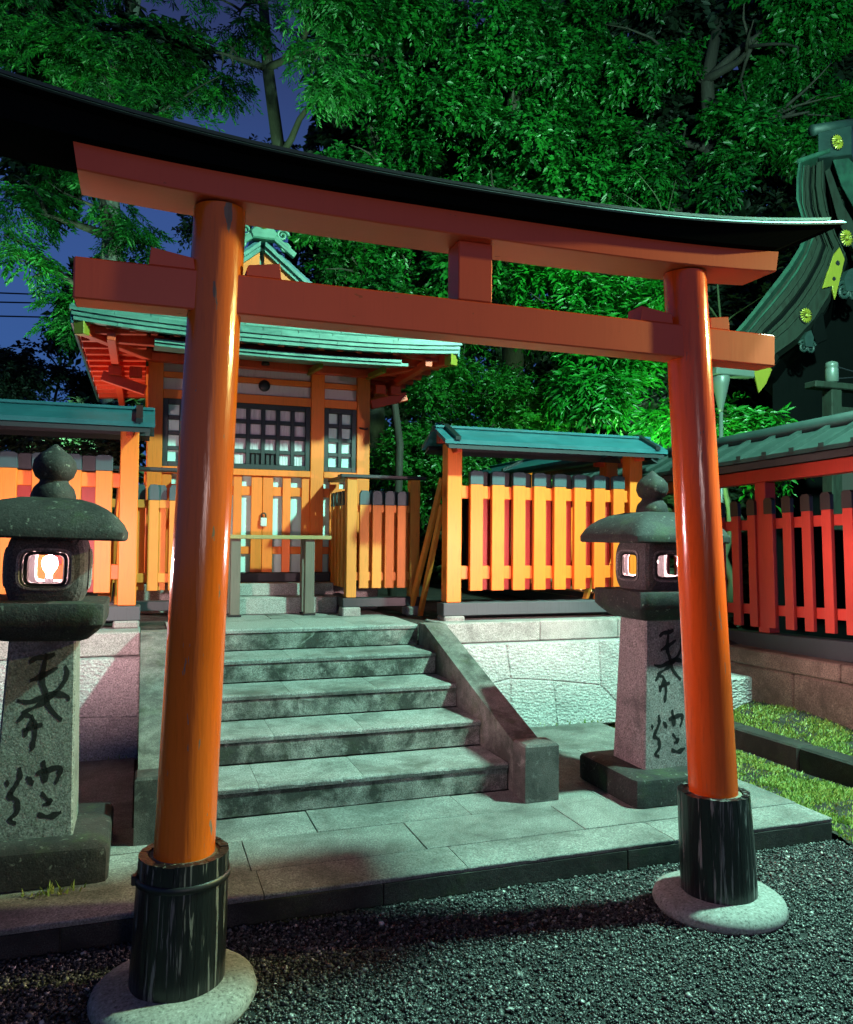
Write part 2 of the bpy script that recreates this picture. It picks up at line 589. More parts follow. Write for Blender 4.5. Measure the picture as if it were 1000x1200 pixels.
def recentre(V):
    V = [Vector(v) for v in V]
    c = Vector(((min(v.x for v in V) + max(v.x for v in V)) / 2, (min(v.y for v in V) + max(v.y for v in V)) / 2, (min(v.z for v in V) + max(v.z for v in V)) / 2))
    return [v - c for v in V], c


def piece(name, parent, data, mat, smooth=False, **kw):
    V, F = data
    V, c = recentre(V)
    return link(name, mesh(name, V, F, mat, smooth), parent, c, **kw)


def sheet(name, x0, x1, y0, y1, z, mat, nx=1, ny=1, fz=None, **kw):
    V, F = [], []
    for j in range(ny + 1):
        for i in range(nx + 1):
            x = x0 + (x1 - x0) * i / nx
            y = y0 + (y1 - y0) * j / ny
            V.append((x, y, z if fz is None else fz(x, y)))
    for j in range(ny):
        for i in range(nx):
            a = j * (nx + 1) + i
            F.append([a, a + 1, a + nx + 2, a + nx + 1])
    return link(name, mesh(name, V, F, mat), None, (0, 0, 0), **kw)


# ------------------------------------------------------------------ ground and terrace
ZP, RIS, TRD, YS = 0.113, 0.1486, 0.3926, 4.0917
ZT = ZP + 5 * RIS            # 0.856, terrace
YT = YS + 4 * TRD            # 5.662, terrace edge
sheet('gravel_ground', -150, 150, -150, 300, 0.0, 'gravel_bed', kind='structure')
# terrace top behind the retaining wall
V, F = prism_y([(-9, 0.02), (4.02, 0.02), (4.02, ZT - 0.012), (-9, ZT - 0.012)], YT + 0.30, 40)
link('terrace', mesh('terrace', V, F, 'soil'), kind='structure')

# --- gravel stones near the camera (nobody could count them)
def gravel():
    n = 92000
    x = RNG.uniform(-1.1, 3.9, n)
    y = RNG.uniform(1.55, 3.35, n)
    keep = ~((y > 3.19) & (x < 3.30)) & ~((x > 3.3) & (y > 3.12 + 0.1 * np.sin(x * 9)))
    for cx, cy, rr in ((0.125, 2.765, 0.235), (2.245, 2.765, 0.235)):
        keep &= (x - cx) ** 2 + (y - cy) ** 2 > rr ** 2
    x, y = x[keep], y[keep]
    n = len(x)
    base = np.array([(1, 0, 0), (-1, 0, 0), (0, 1, 0), (0, -1, 0), (0, 0, 1), (0, 0, -1)], float)
    tri = np.array([(0, 2, 4), (2, 1, 4), (1, 3, 4), (3, 0, 4), (2, 0, 5), (1, 2, 5), (3, 1, 5), (0, 3, 5)])
    sz = RNG.uniform(0.0036, 0.0080, n) * (1 + 0.7 * (RNG.random(n) > 0.93))
    P = base[None] * (1 + RNG.uniform(-0.35, 0.35, (n, 6, 1)))
    P = P + RNG.uniform(-0.22, 0.22, (n, 6, 3))
    P *= np.stack([RNG.uniform(0.8, 1.4, n), RNG.uniform(0.7, 1.1, n), RNG.uniform(0.5, 0.9, n)], 1)[:, None, :]
    a = RNG.uniform(0, 6.28, n)
    t_ = RNG.uniform(-0.6, 0.6, n)
    ca, sa, ct, st = np.cos(a), np.sin(a), np.cos(t_), np.sin(t_)
    X, Y, Z = P[..., 0].copy(), P[..., 1].copy(), P[..., 2].copy()
    X, Z = X * ct[:, None] - Z * st[:, None], X * st[:, None] + Z * ct[:, None]
    X, Y = X * ca[:, None] - Y * sa[:, None], X * sa[:, None] + Y * ca[:, None]
    P = np.stack([X, Y, Z], -1) * sz[:, None, None]
    P += np.stack([x, y, 0.003 + RNG.uniform(0, 0.009, n)], 1)[:, None, :]
    add_np('gravel_stones', P.reshape(-1, 3), (tri[None] + (np.arange(n) * 6)[:, None, None]).reshape(-1, 3), 'gravel_stone',
           np.repeat(RNG.beta(1.0, 2.2, n), 6), kind='stuff', label='loose dark and pale gravel stones in front of the gate', cat='gravel')


def add_np(name, verts, tris, mat, rnd=None, parent=None, kind=None, label=None, cat=None, smooth=False):
    me = bpy.data.meshes.new(name)
    nv, nt = len(verts), len(tris)
    me.vertices.add(nv)
    me.vertices.foreach_set('co', np.ascontiguousarray(verts, np.float32).ravel())
    me.loops.add(nt * 3)
    me.loops.foreach_set('vertex_index', np.ascontiguousarray(tris, np.int32).ravel())
    me.polygons.add(nt)
    me.polygons.foreach_set('loop_start', np.arange(0, nt * 3, 3, dtype=np.int32))
    me.polygons.foreach_set('loop_total', np.full(nt, 3, np.int32))
    if smooth:
        me.polygons.foreach_set('use_smooth', np.ones(nt, bool))
    me.update(calc_edges=True)
    if rnd is not None:
        a = me.attributes.new('rnd', 'FLOAT', 'POINT')
        a.data.foreach_set('value', np.ascontiguousarray(rnd, np.float32))
    me.materials.append(M[mat])
    loc = OFF[parent.name] if parent is not None else (0, 0, 0)
    o = link(name, me, parent, loc, label=label, cat=cat, kind=kind)
    if parent is not None:      # verts are in world coordinates
        me.transform(Matrix.Translation(-Vector(loc)))
    return o


gravel()

def worn_slab(name, parent, mat, x0, x1, y0, y1, z0, z1, r=0.010, chip=0.006):
    n = max(6, int((x1 - x0) / 0.022))
    V, F = [], []
    sd = random.uniform(0, 99)
    for i in range(n + 1):
        x = x0 + (x1 - x0) * i / n
        q = noise.noise(Vector((x * 9, sd, 0))) * 0.5 + noise.noise(Vector((x * 31, sd, 3))) * 0.5
        c = max(0.0, q - 0.12) * 4 * chip
        e_ = 0.0022 * noise.noise(Vector((x * 5, sd, 8)))
        edge = 0.006 if i in (0, n) else 0
        V += [(x, y0 + 0.004, z0), (x, y0 + e_ + edge * 0.3, z1 - r - c), (x, y0 + 0.3 * r + 0.4 * c + e_ + edge * 0.5, z1 - 0.3 * r - 0.35 * c - edge * 0.3),
              (x, y0 + r + c, z1 - edge * 0.25), (x, (y0 + y1) / 2, z1 + 0.4 * e_ - edge * 0.25), (x, y1, z1 - edge * 0.25), (x, y1, z0)]
    for i in range(n):
        for k in range(6):
            F.append([i * 7 + k, i * 7 + 7 + k, i * 7 + 8 + k, i * 7 + 1 + k])
    F += [[0, 1, 2, 3, 4, 5, 6], [n * 7 + k for k in range(6, -1, -1)]]
    return piece(name, parent, (V, F), mat)


# --- stone landing: slabs with joints
land = link('stone_landing', mesh('stone_landing', *prism_y([(-2.6, 0.0), (3.288, 0.0), (3.288, ZP - 0.022), (-2.6, ZP - 0.022)], 3.212, 5.62), 'paving_edge'), kind='structure')
OFF[land.name] = Vector((0, 0, 0))


def slabs(parent, rows, mat, z0, z1):
    for y0, y1, xs in rows:
        for a, b in zip(xs[:-1], xs[1:]):
            dz = random.uniform(-0.002, 0.002)
            if y0 == 3.20:
                worn_slab('paving_slab', parent, mat, a + 0.0018, b - 0.0018, y0 + 0.0018, y1 - 0.0018, z0, z1 + dz, 0.006, 0.006)
                continue
            B('paving_slab', parent, mat, a + 0.0018, b - 0.0018, y0 + 0.0018, y1 - 0.0018, z0, z1 + dz, 0.002)


slabs(land, [(3.20, 3.44, [-2.6, -1.75, -0.95, 0.47, 1.32, 2.35, 3.29]),
             (3.44, 3.79, [-2.6, -1.5, -0.62, 0.45, 1.22, 2.02, 3.29]),
             (3.79, 4.10, [-2.6, -1.9, -0.55, 0.20, 0.80, 1.58, 2.35, 3.29]),
             (4.10, 4.75, [2.13, 2.72, 3.29]), (4.75, 5.50, [2.13, 2.62, 3.29]),
             (4.10, 4.75, [-2.6, -1.6, -0.7, -0.02]), (4.75, 5.50, [-2.6, -1.3, -0.02])], 'paving', ZP - 0.022, ZP)
for a, b in zip([-2.6, -1.4, -0.25, 0.95, 2.1], [-1.4, -0.25, 0.95, 2.1, 3.29]):
    B('kerb_stone', land, 'paving_edge', a + 0.002, b - 0.002, 3.203, 3.215, 0.002, ZP - 0.024, 0.003)

# --- staircase
st = E('stone_staircase', 'five worn granite steps streaked with dark stains, leading up between sloping cheek stones', 'stairs', (1.03, YS, ZP))
XL, XR = 0.17, 1.923
for i in range(5):
    y0 = YS + i * TRD
    z0 = ZP + i * RIS
    off = random.uniform(-0.2, 0.2)
    js = [XL, 0.62 + 0.1 * i + off * 0.3, 1.28 + off, XR]
    # riser block in one length, tread slabs on it, the nosing lip proud
    B('riser', st, 'granite_riser', XL, XR, y0 + 0.012, y0 + TRD + 0.02, z0 + (0.0 if i == 0 else 0.002), z0 + RIS - 0.03, 0.004)
    depth = TRD if i < 4 else 0.62
    for a, b in zip(js[:-1], js[1:]):
        worn_slab('tread_slab', st, 'granite_tread' if i < 4 else 'granite', a + 0.0012, b - 0.0012, y0, y0 + depth, z0 + RIS - 0.029, z0 + RIS)
# sloping cheek stones and end posts
for (xa, xb) in ((1.926, 2.085), (0.0, 0.167)):
    poly = [(3.99, ZP + 0.002), (5.66, ZP + 0.002), (5.66, ZT + 0.012), (5.52, ZT + 0.012), (3.99, 0.37)]
    V = [(xa, y, z) for y, z in poly] + [(xb, y, z) for y, z in poly]
    n = len(poly)
    F = [list(range(n))] + [[n + i for i in range(n)][::-1]] + [[i, n + i, n + (i + 1) % n, (i + 1) % n] for i in range(n)]
    V, c = recentre(V)
    me = mesh('cheek_stone', V, F, 'cheek_stone')
    link('cheek_stone', me, st, c)
    # square end post with a low pyramidal top
    cx = (xa + xb) / 2 + 0.014
    V = []
    for (h, s) in ((0, 1), (0.285, 1), (0.297, 0.9)):
        for sx, sy in ((-1, -1), (1, -1), (1, 1), (-1, 1)):
            V.append((0.098 * sx * s, 0.075 * sy * s, h))
    V.append((0, 0, 0.312))
    F = [[0, 3, 2, 1]]
    for k in (0, 4):
        for i in range(4):
            F.append([k + i, k + (i + 1) % 4, k + 4 + (i + 1) % 4, k + 4 + i])
    F += [[8 + i, 8 + (i + 1) % 4, 12] for i in range(4)]
    link('end_post', mesh('end_post', V, F, 'post_stone'), st, (cx - 0.012, 3.985 - 0.05, ZP + 0.002))
# landing slabs on the terrace path up to the hall
path = link('terrace_path', mesh('terrace_path', *prism_y([(0.25, ZT - 0.1), (1.9, ZT - 0.1), (1.9, ZT - 0.008), (0.25, ZT - 0.008)], YT + 0.62, 7.0), 'paving'), kind='structure')
slabs(path, [(YT + 0.622, 6.68, [0.25, 0.95, 1.9])], 'granite_tread', ZT - 0.03, ZT - 0.002)

# --- retaining wall: coping stones and hammered granite blocks (battered face)
def retaining_wall(name, label, copings, blocks, x0, x1):
    w = E(name, label, 'retaining wall', ((x0 + x1) / 2, YT - 0.1, ZP))
    for a, b in zip(copings[:-1], copings[1:]):
        B('coping_stone', w, 'granite', a + 0.002, b - 0.002, YT + random.uniform(-0.003, 0.003), YT + 0.34, 0.705, ZT - 0.001 + random.uniform(-0.003, 0.003), 0.008)
    for poly in blocks:
        V, F = prism_y(poly, -0.012 + random.uniform(-0.005, 0.005), 0.25, 0.010)
        V = [(x, YT - 0.255 + 0.20 * (z - ZP) / 0.6 + y, z) for x, y, z in V]
        piece('wall_stone', w, (V, F), 'granite_hammered')
    return w


zb, zt_ = ZP - 0.02, 0.699
retaining_wall('retaining_wall', 'pale hammered granite retaining wall right of the steps, below the roofed picket fence', [2.09, 2.92, 3.62, 4.02],
               [[(2.09, 0.36), (2.60, 0.45), (2.60, zt_), (2.09, zt_)],
                [(2.09, zb), (2.55, zb), (2.60, 0.45), (2.09, 0.36)],
                [(2.60, 0.45), (2.95, 0.42), (3.35, 0.37), (3.40, zt_), (2.60, zt_)],
                [(2.55, zb), (2.93, zb), (2.95, 0.42), (2.60, 0.45)],
                [(2.93, zb), (3.50, zb), (3.46, 0.25), (3.35, 0.37), (2.95, 0.42)],
                [(3.50, zb), (4.02, zb), (4.02, 0.40), (3.46, 0.25)],
                [(3.46, 0.25), (4.02, 0.40), (4.02, zt_), (3.40, zt_), (3.35, 0.37)]], 2.09, 4.02)
retaining_wall('retaining_wall', 'hammered granite retaining wall left of the steps, behind the lantern with one lit face', [-3.2, -2.1, -1.05, -0.002],
               [[(-0.45, 0.36), (-0.002, 0.34), (-0.002, zt_), (-0.40, zt_)],
                [(-0.55, zb), (-0.002, zb), (-0.002, 0.34), (-0.45, 0.36)],
                [(-0.95, 0.42), (-0.45, 0.36), (-0.40, zt_), (-1.10, zt_)],
                [(-1.05, zb), (-0.55, zb), (-0.45, 0.36), (-0.95, 0.42)],
                [(-1.9, zb), (-1.05, zb), (-0.95, 0.42), (-1.8, 0.40)],
                [(-1.8, 0.40), (-0.95, 0.42), (-1.10, zt_), (-1.85, zt_)],
                [(-3.2, zb), (-1.9, zb), (-1.8, 0.40), (-1.85, zt_), (-3.2, zt_)]], -3.2, 0)

# ------------------------------------------------------------------ torii
TY = 2.77
tor = E('torii_gate', 'vermilion torii gate with black curved top beam, standing on the gravel before the steps', 'torii', (1.18, TY, 0))


def axis_x(side, z):
    return (0.130 + 0.095 * z / 2.6) if side == 0 else (2.252 - 0.172 * z / 2.6)


for side in (0, 1):
    # pillar
    n, V, F = 48, [], []
    zs = np.linspace(0.44, 2.585, 26)
    for z in zs:
        r = 0.0965 - 0.0115 * (z - 0.44) / 2.14
        cx = axis_x(side, z)
        for k in range(n):
            a = 2 * math.pi * k / n
            rr = r * (1 + 0.004 * noise.noise(Vector((math.cos(a) * 2, math.sin(a) * 2, z * 1.3 + side * 9))))
            V.append((cx + rr * math.cos(a), TY + rr * math.sin(a), z))
    for i in range(len(zs) - 1):
        for k in range(n):
            F.append([i * n + k, i * n + (k + 1) % n, (i + 1) * n + (k + 1) % n, (i + 1) * n + k])
    pil = piece('pillar', tor, (V, F), ('vermilion_gloss', 'vermilion_gloss_red')[side], True)
    # black sleeve of staves round the foot
    b0, b1 = axis_x(side, 0.0), axis_x(side, 0.49)
    zt2 = (0.475, 0.475)[side]
    ns = 24
    for k in range(ns):
        a0, a1 = 2 * math.pi * (k + 0.012) / ns, 2 * math.pi * (k + 0.988) / ns
        am = (a0 + a1) / 2
        V = []
        dr = random.uniform(-0.0008, 0.0008)
        top = zt2 + random.uniform(-0.002, 0.002)
        for z, ro in ((0.045, 0.150 + dr), (0.16, 0.1485 + dr), (0.34, 0.145 + dr), (top, 0.141 + dr)):
            cx = b0 + (b1 - b0) * z / 0.49
            for a, rr in ((a0, ro - 0.0008), (am, ro), (a1, ro - 0.0008), (a1, ro - 0.028), (a0, ro - 0.028)):
                V.append((cx + rr * math.cos(a), TY + rr * math.sin(a), z))
        F = []
        for i in range(3):
            for j in range(5):
                F.append([i * 5 + j, i * 5 + (j + 1) % 5, i * 5 + 5 + (j + 1) % 5, i * 5 + 5 + j])
        F += [[4, 3, 2, 1, 0], [15, 16, 17, 18, 19]]
        piece('stave', tor, (V, F), 'stave_black')
    # weathered lid inside the sleeve
    V, F = lathe_data([(0.1145, 0), (0.1145, 0.016), (0.08, 0.022)], 32)
    link('sleeve_lid', mesh('sleeve_lid', V, F, 'weathered_wood'), tor, (b1, TY, 0.452))
    if side == 0:
        V, F = lathe_data([(0.1445, 0), (0.1495, 0.002), (0.149, 0.022), (0.144, 0.024)], 40)
        link('iron_band', mesh('iron_band', V, F[:-2], 'iron', True), tor, (b0 + (b1 - b0) * 0.84, TY, 0.392))
        V, F = boxdata(0.02, 0.03, 0.03, 0.004)
        link('band_clasp', mesh('band_clasp', V, F, 'iron'), tor, (b1 - 0.152, TY - 0.01, 0.405))
    # rounded foot stone
    V, F = lathe_data([(0.19, -0.03), (0.247, 0.0), (0.262, 0.024), (0.252, 0.052), (0.225, 0.066), (0.15, 0.074)], 48, 0.035, side * 5.0)
    link('foot_stone', mesh('foot_stone', V, F, 'foot_stone', True), tor, ((0.128, 2.247)[side], TY, 0.0))


def sori(x, k=0.036, p=3.0):
    return k * abs((x - 1.135) / 1.36) ** p


def sweep_x(xa, xb, prof, nseg=40, lift=None, slant=0.0):
    """prof: list of (y, z); slant moves the lower end points inwards per metre of height"""
    V, F = [], []
    n = len(prof)
    zmax = max(z for _, z in prof)
    for i in range(nseg + 1):
        f = i / nseg
        for y, z in prof:
            lo, hi = xa + slant * (zmax - z), xb - slant * (zmax - z)
            x = lo + (hi - lo) * f
            V.append((x, y, z + lift(x)))
    for i in range(nseg):
        for k in range(n):
            k2 = (k + 1) % n
            F.append([i * n + k, (i + 1) * n + k, (i + 1) * n + k2, i * n + k2])
    F.append(list(range(n)))
    F.append([nseg * n + k for k in range(n)][::-1])
    return V, F


piece('shimaki_beam', tor, sweep_x(-0.224, 2.470, [(2.672, 2.579), (2.668, 2.583), (2.668, 2.662), (2.872, 2.662), (2.872, 2.583), (2.868, 2.579)], 40, lambda x: sori(x), 0.16), 'vermilion_beam')
def lift2(x):
    return 0.118 * abs((x - 1.135) / 1.6) ** 2.4


def kasagi_body():
    V, F = [], []
    nseg = 48
    for i in range(nseg + 1):
        f_ = i / nseg
        for y, top in ((2.628, 0), (2.608, 1), (2.932, 1), (2.912, 0)):
            x = -0.62 + (2.655 + 0.62) * f_ if top else -0.50 + (2.44 + 0.50) * f_
            V.append((x, y, (2.690 + lift2(x)) if top else (2.664 + sori(x))))
    for i in range(nseg):
        for k in range(4):
            F.append([i * 4 + k, i * 4 + 4 + k, i * 4 + 4 + (k + 1) % 4, i * 4 + (k + 1) % 4])
    F += [[0, 1, 2, 3], [nseg * 4 + k for k in (3, 2, 1, 0)]]
    return V, F


piece('kasagi_beam', tor, kasagi_body(), 'kasagi_black')
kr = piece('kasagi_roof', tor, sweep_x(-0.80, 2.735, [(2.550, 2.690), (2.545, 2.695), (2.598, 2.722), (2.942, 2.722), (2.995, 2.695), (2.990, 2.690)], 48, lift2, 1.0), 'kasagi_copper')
kr.data.materials.append(M['kasagi_black'])     # underside faces take the black material
for i_, pl_ in enumerate(kr.data.polygons):
    if i_ < 48 * 6 and i_ % 6 in (4, 5):
        pl_.material_index = 1
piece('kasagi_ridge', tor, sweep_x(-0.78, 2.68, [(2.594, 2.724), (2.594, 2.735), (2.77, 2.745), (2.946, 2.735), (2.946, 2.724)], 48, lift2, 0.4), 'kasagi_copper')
piece('nuki_beam', tor, boxdata(2.713, 0.11, 0.132, 0.005), 'vermilion_beam').location = Vector((1.138, 2.77, 2.295)) - OFF[tor.name]
B('centre_strut', tor, 'vermilion_beam', 1.063, 1.197, 2.715, 2.825, 2.3615, 2.5785, 0.004)
for xa, xb, za, zb_ in ((0.008, 0.14, 2.420, 2.40), (0.315, 0.42, 2.398, 2.415), (1.845, 1.985, 2.420, 2.402), (2.17, 2.262, 2.405, 2.417)):
    poly = [(xa - 0.006 if xa < 1.9 else xa, 2.3625), (xb + 0.006, 2.3625), (xb, zb_), (xa, za)]
    piece('wedge', tor, prism_y(poly, 2.722, 2.818, 0.002), 'vermilion_beam')

# ------------------------------------------------------------------ stone lanterns
def rounded_rect(cx, cz, w, h, r, n=5):
    pts = []
    for sx, sz, a0 in ((1, 1, 0), (-1, 1, 90), (-1, -1, 180), (1, -1, 270)):
        for i in range(n + 1):
            a = math.radians(a0 + 90 * i / n)
            pts.append((cx + sx * (w / 2 - r) + r * math.cos(a), cz + sz * (h / 2 - r) + r * math.sin(a)))
    return pts


def ring_plate(outer, inner, y0, y1):
    """plate in xz with a hole; outer and inner have the same point count"""
    n = len(outer)
    V = [(x, y0, z) for x, z in outer] + [(x, y0, z) for x, z in inner] + [(x, y1, z) for x, z in outer] + [(x, y1, z) for x, z in inner]
    F = []
    for i in range(n):
        j = (i + 1) % n
        F += [[i, n + i, n + j, j][::-1], [n + i, 3 * n + i, 3 * n + j, n + j], [2 * n + i, 2 * n + j, 3 * n + j, 3 * n + i], [i, j, 2 * n + j, 2 * n + i]]
    return V, F


STROKES = [  # brush strokes carved down the face, in a 0..1 x 0..1 box (x right, y down)
    [(.30, .10), (.42, .075), (.60, .07), (.72, .055)], [(.33, .20), (.55, .17), (.78, .13)],
    [(.58, .05), (.54, .14), (.53, .20), (.60, .27), (.66, .34), (.82, .40), (.90, .42)],
    [(.14, .305), (.34, .315), (.60, .285), (.80, .275), (.96, .29), (1.0, .315)],
    [(.22, .375), (.45, .34), (.70, .285), (.88, .22), (.94, .165), (.90, .12)],
    [(.16, .42), (.28, .385), (.40, .395)], [(.26, .47), (.44, .45), (.58, .44)],
    [(.38, .39), (.44, .43), (.46, .50), (.42, .565), (.40, .57)], [(.42, .41), (.34, .46), (.28, .50)],
    [(.03, .735), (.08, .76)], [(.24, .665), (.25, .72), (.18, .77), (.11, .81), (.22, .845), (.24, .90), (.13, .945), (.24, .965)],
    [(.36, .72), (.44, .745), (.48, .76)], [(.62, .635), (.65, .69), (.68, .755)], [(.52, .705), (.70, .69), (.88, .68), (.90, .72), (.84, .765)],
    [(.62, .81), (.72, .845), (.76, .865), (.66, .875)], [(.58, .925), (.74, .94), (.86, .935), (.97, .92)]]


def stone_lantern(name, label, cx, cy, shaft_mat, group):
    z0 = ZP
    L = E(name, label, 'stone lantern', (cx, cy, z0), group)
    def lobj(nm, prof, mat, n=48, sq=7, wob=0.012, smooth=True):
        V, F = lathe_data(prof, n, wob, cx, sq)
        V, c = recentre(V)
        me = mesh(nm, V, F, mat, smooth)
        me.set_sharp_from_angle(angle=math.radians(38))
        return link(nm, me, L, Vector((cx, cy, z0)) + c)
    # pedestal in two courses of one block, shoulders rounded
    lobj('pedestal', [(0.285, 0.0), (0.300, 0.006), (0.300, 0.120), (0.292, 0.140), (0.262, 0.152), (0.05, 0.154)], 'lantern_dark', n=80, sq=18)
    # tapering square shaft
    V = []
    for z, h in ((0.150, 0.172), (0.158, 0.168), (0.95, 0.136)):
        V += [(sx * h, sy * h, z) for sx, sy in ((-1, -1), (1, -1), (1, 1), (-1, 1))]
    c0 = 0.008
    V2, F2 = [], []
    for z, h in ((0.150, 0.154), (0.955, 0.126)):
        for sx, sy in ((-1, -1), (1, -1), (1, 1), (-1, 1)):
            if sx * sy > 0:
                V2 += [(sx * h, sy * (h - c0), z), (sx * (h - c0), sy * h, z)]
            else:
                V2 += [(sx * (h - c0), sy * h, z), (sx * h, sy * (h - c0), z)]
    n = 8
    F2 = [[i, (i + 1) % n, n + (i + 1) % n, n + i] for i in range(n)] + [list(range(n))[::-1], [n + i for i in range(n)]]
    V3, c = recentre(V2)
    shaft = link('shaft', mesh('shaft', V3, F2, shaft_mat), L, Vector((cx, cy, z0)) + c)
    # carved writing: strokes cut into the front face
    parts = []
    for sk in STROKES:
        pts = [Vector(p) for p in sk]
        fine = []
        for i in range(len(pts) - 1):
            pm, p1, p2, pn = pts[max(i - 1, 0)], pts[i], pts[i + 1], pts[min(i + 2, len(pts) - 1)]
            for q in range(5):
                u = q / 5
                fine.append(0.5 * ((2 * p1) + (p2 - pm) * u + (2 * pm - 5 * p1 + 4 * p2 - pn) * u * u + (3 * p1 - pm - 3 * p2 + pn) * u ** 3))
        fine.append(pts[-1])
        V, F = [], []
        m = len(fine)
        for i, p in enumerate(fine):
            d = fine[min(i + 1, m - 1)] - fine[max(i - 1, 0)]
            if d.length < 1e-6:
                d = Vector((1, 0))
            d.normalize()
            f = i / (m - 1)
            wd = 0.0118 * (0.55 + 0.75 * math.sin(math.pi * min(1, 0.12 + 0.8 * f))) * (0.75 + 0.5 * noise.noise(Vector((i * 0.35, len(sk), sk[0][0] * 9))))
            nn = Vector((-d.y, d.x))
            for s in (-1, 1):
                x = (p.x - 0.5) * 0.225 + nn.x * wd * s
                zz = 0.93 - p.y * 0.74 - nn.y * wd * s
                h = 0.154 + (0.126 - 0.154) * (zz - 0.150) / 0.805
                V.append((x, -h - 0.0012, zz))
        for i in range(m - 1):
            F.append([2 * i, 2 * i + 1, 2 * i + 3, 2 * i + 2])
        parts.append((V, F))
    V, F = join(parts)
    V, c = recentre(V)
    link('carved_characters', mesh('carved_characters', V, F, 'kanji_ink'), shaft, Vector((cx, cy, z0)) + c)
    # middle platform
    lobj('middle_platform', [(0.150, 0.945), (0.175, 0.955), (0.222, 1.00), (0.238, 1.02), (0.240, 1.095), (0.236, 1.104), (0.05, 1.112)], 'lantern_dark', n=80, sq=18)
    # firebox: four thick walls with rounded window holes, floor and top, bulging outwards
    zb, zh, hw, th = 1.108, 0.262, 0.160, 0.030
    def shell(px_, pz_, rad):
        """face coordinates -> rounded square shell of half width rad, bulging at mid height"""
        t_ = 2 * (pz_ - zb) / zh - 1
        a_ = px_ / hw * math.pi / 4
        c_, s_ = math.cos(a_), math.sin(a_)
        p_ = 7.0
        r_ = rad * (1 - 0.13 * abs(t_) ** 3) / (abs(c_) ** p_ + abs(s_) ** p_) ** (1 / p_)
        return (r_ * s_, -r_ * c_, pz_)

    def frame(ow, oh, iw, ih, p_o, p_i, r_out, r_in, steps=3, nn_=64):
        rings = []
        for q in range(steps + 1):
            f_ = q / steps
            ring = []
            for k_ in range(nn_):
                an = 2 * math.pi * k_ / nn_
                c_, s_ = math.cos(an), math.sin(an)
                def at(w_, h_, pw_):
                    if pw_ is None:
                        m_ = max(abs(c_), abs(s_))
                        return c_ / m_ * w_ / 2, s_ / m_ * h_ / 2
                    d_ = (abs(c_) ** pw_ + abs(s_) ** pw_) ** (1 / pw_)
                    return c_ / d_ * w_ / 2, s_ / d_ * h_ / 2
                o_, i_ = at(ow, oh, p_o), at(iw, ih, p_i)
                ring.append((o_[0] + (i_[0] - o_[0]) * f_, zb + zh / 2 + o_[1] + (i_[1] - o_[1]) * f_))
            rings.append(ring)
        V_, F_ = [], []
        for rad in (r_out, r_in):
            for ring in rings:
                V_ += [shell(x_, z_, rad) for x_, z_ in ring]
        half = (steps + 1) * nn_
        for q in range(steps):
            for k_ in range(nn_):
                j_ = (k_ + 1) % nn_
                A_, B_ = q * nn_, (q + 1) * nn_
                F_.append([A_ + k_, A_ + j_, B_ + j_, B_ + k_])
                F_.append([half + A_ + j_, half + A_ + k_, half + B_ + k_, half + B_ + j_])
        e_ = steps * nn_
        for k_ in range(nn_):
            j_ = (k_ + 1) % nn_
            F_.append([j_, k_, half + k_, half + j_])
            F_.append([e_ + k_, e_ + j_, half + e_ + j_, half + e_ + k_])
        return V_, F_

    for k in range(4):
        a = k * math.pi / 2
        def put(nm, data, mt, par, smooth=False):
            V_ = [(x * math.cos(a) - y * math.sin(a) + cx, x * math.sin(a) + y * math.cos(a) + cy, z + z0) for x, y, z in data[0]]
            o_ = piece(nm, par, (V_, data[1]), mt, smooth)
            if nm == 'firebox_wall':
                o_.data.materials.append(M['dimmed_black'])
                for i_, pl_ in enumerate(o_.data.polygons):
                    if i_ % 2 == 1 and i_ < 64 * 6:
                        pl_.material_index = 1
            return o_
        wall = put('firebox_wall', frame(2 * hw * 0.999, zh, 0.206, 0.142, None, 6, hw, hw - th), 'firebox_stone', L)
        put('window_surround', frame(0.238, 0.172, 0.220, 0.156, 5, 5, hw + 0.006, hw - 0.006, 1), 'lantern_shaft_pale', wall)  # pale rim imitates the lamp-lit window edge
        put('window_sash', frame(0.205, 0.141, 0.176, 0.116, 6, 7, hw - 0.010, hw - 0.022, 1), 'sash_metal', wall)
    # bulb, socket and tray inside
    V, F = lathe_data([(0.010, 0), (0.012, 0.018), (0.027, 0.042), (0.031, 0.060), (0.026, 0.080), (0.009, 0.092)], 20)
    V, F = [(x, y, z + zb + 0.090 + z0) for x, y, z in V], F
    piece('light_bulb', L, ([(x + cx, y + cy, z) for x, y, z in V], F), 'bulb_glow', True)
    V, F = lathe_data([(0.045, 0), (0.045, 0.018), (0.018, 0.020), (0.016, 0.038)], 20)
    piece('bulb_socket', L, ([(x + cx, y + cy, z + zb + 0.052 + z0) for x, y, z in V], F), 'dimmed_black', True)
    B('lamp_tray', L, 'dimmed_black', cx - 0.085, cx + 0.085, cy - 0.085, cy + 0.085, z0 + zb + 0.030, z0 + zb + 0.048, 0.004)
    # cap: square plan, swelling hips, drooping thick eaves
    prof = [(0.20, 1.380), (0.285, 1.366), (0.298, 1.364), (0.305, 1.372), (0.306, 1.400), (0.299, 1.412), (0.286, 1.436), (0.258, 1.468), (0.222, 1.495), (0.175, 1.518), (0.115, 1.533), (0.04, 1.540)]
    lobj('cap', prof, 'lantern_dark', n=96, sq=16, wob=0.014)
    # finial: neck and onion jewel
    lobj('finial', [(0.088, 1.530), (0.090, 1.544), (0.080, 1.578), (0.060, 1.602), (0.056, 1.612), (0.076, 1.628), (0.088, 1.660), (0.083, 1.696), (0.062, 1.724), (0.034, 1.744), (0.012, 1.764), (0.003, 1.770)], 'lantern_dark', n=32, sq=None, wob=0.05)
    return L


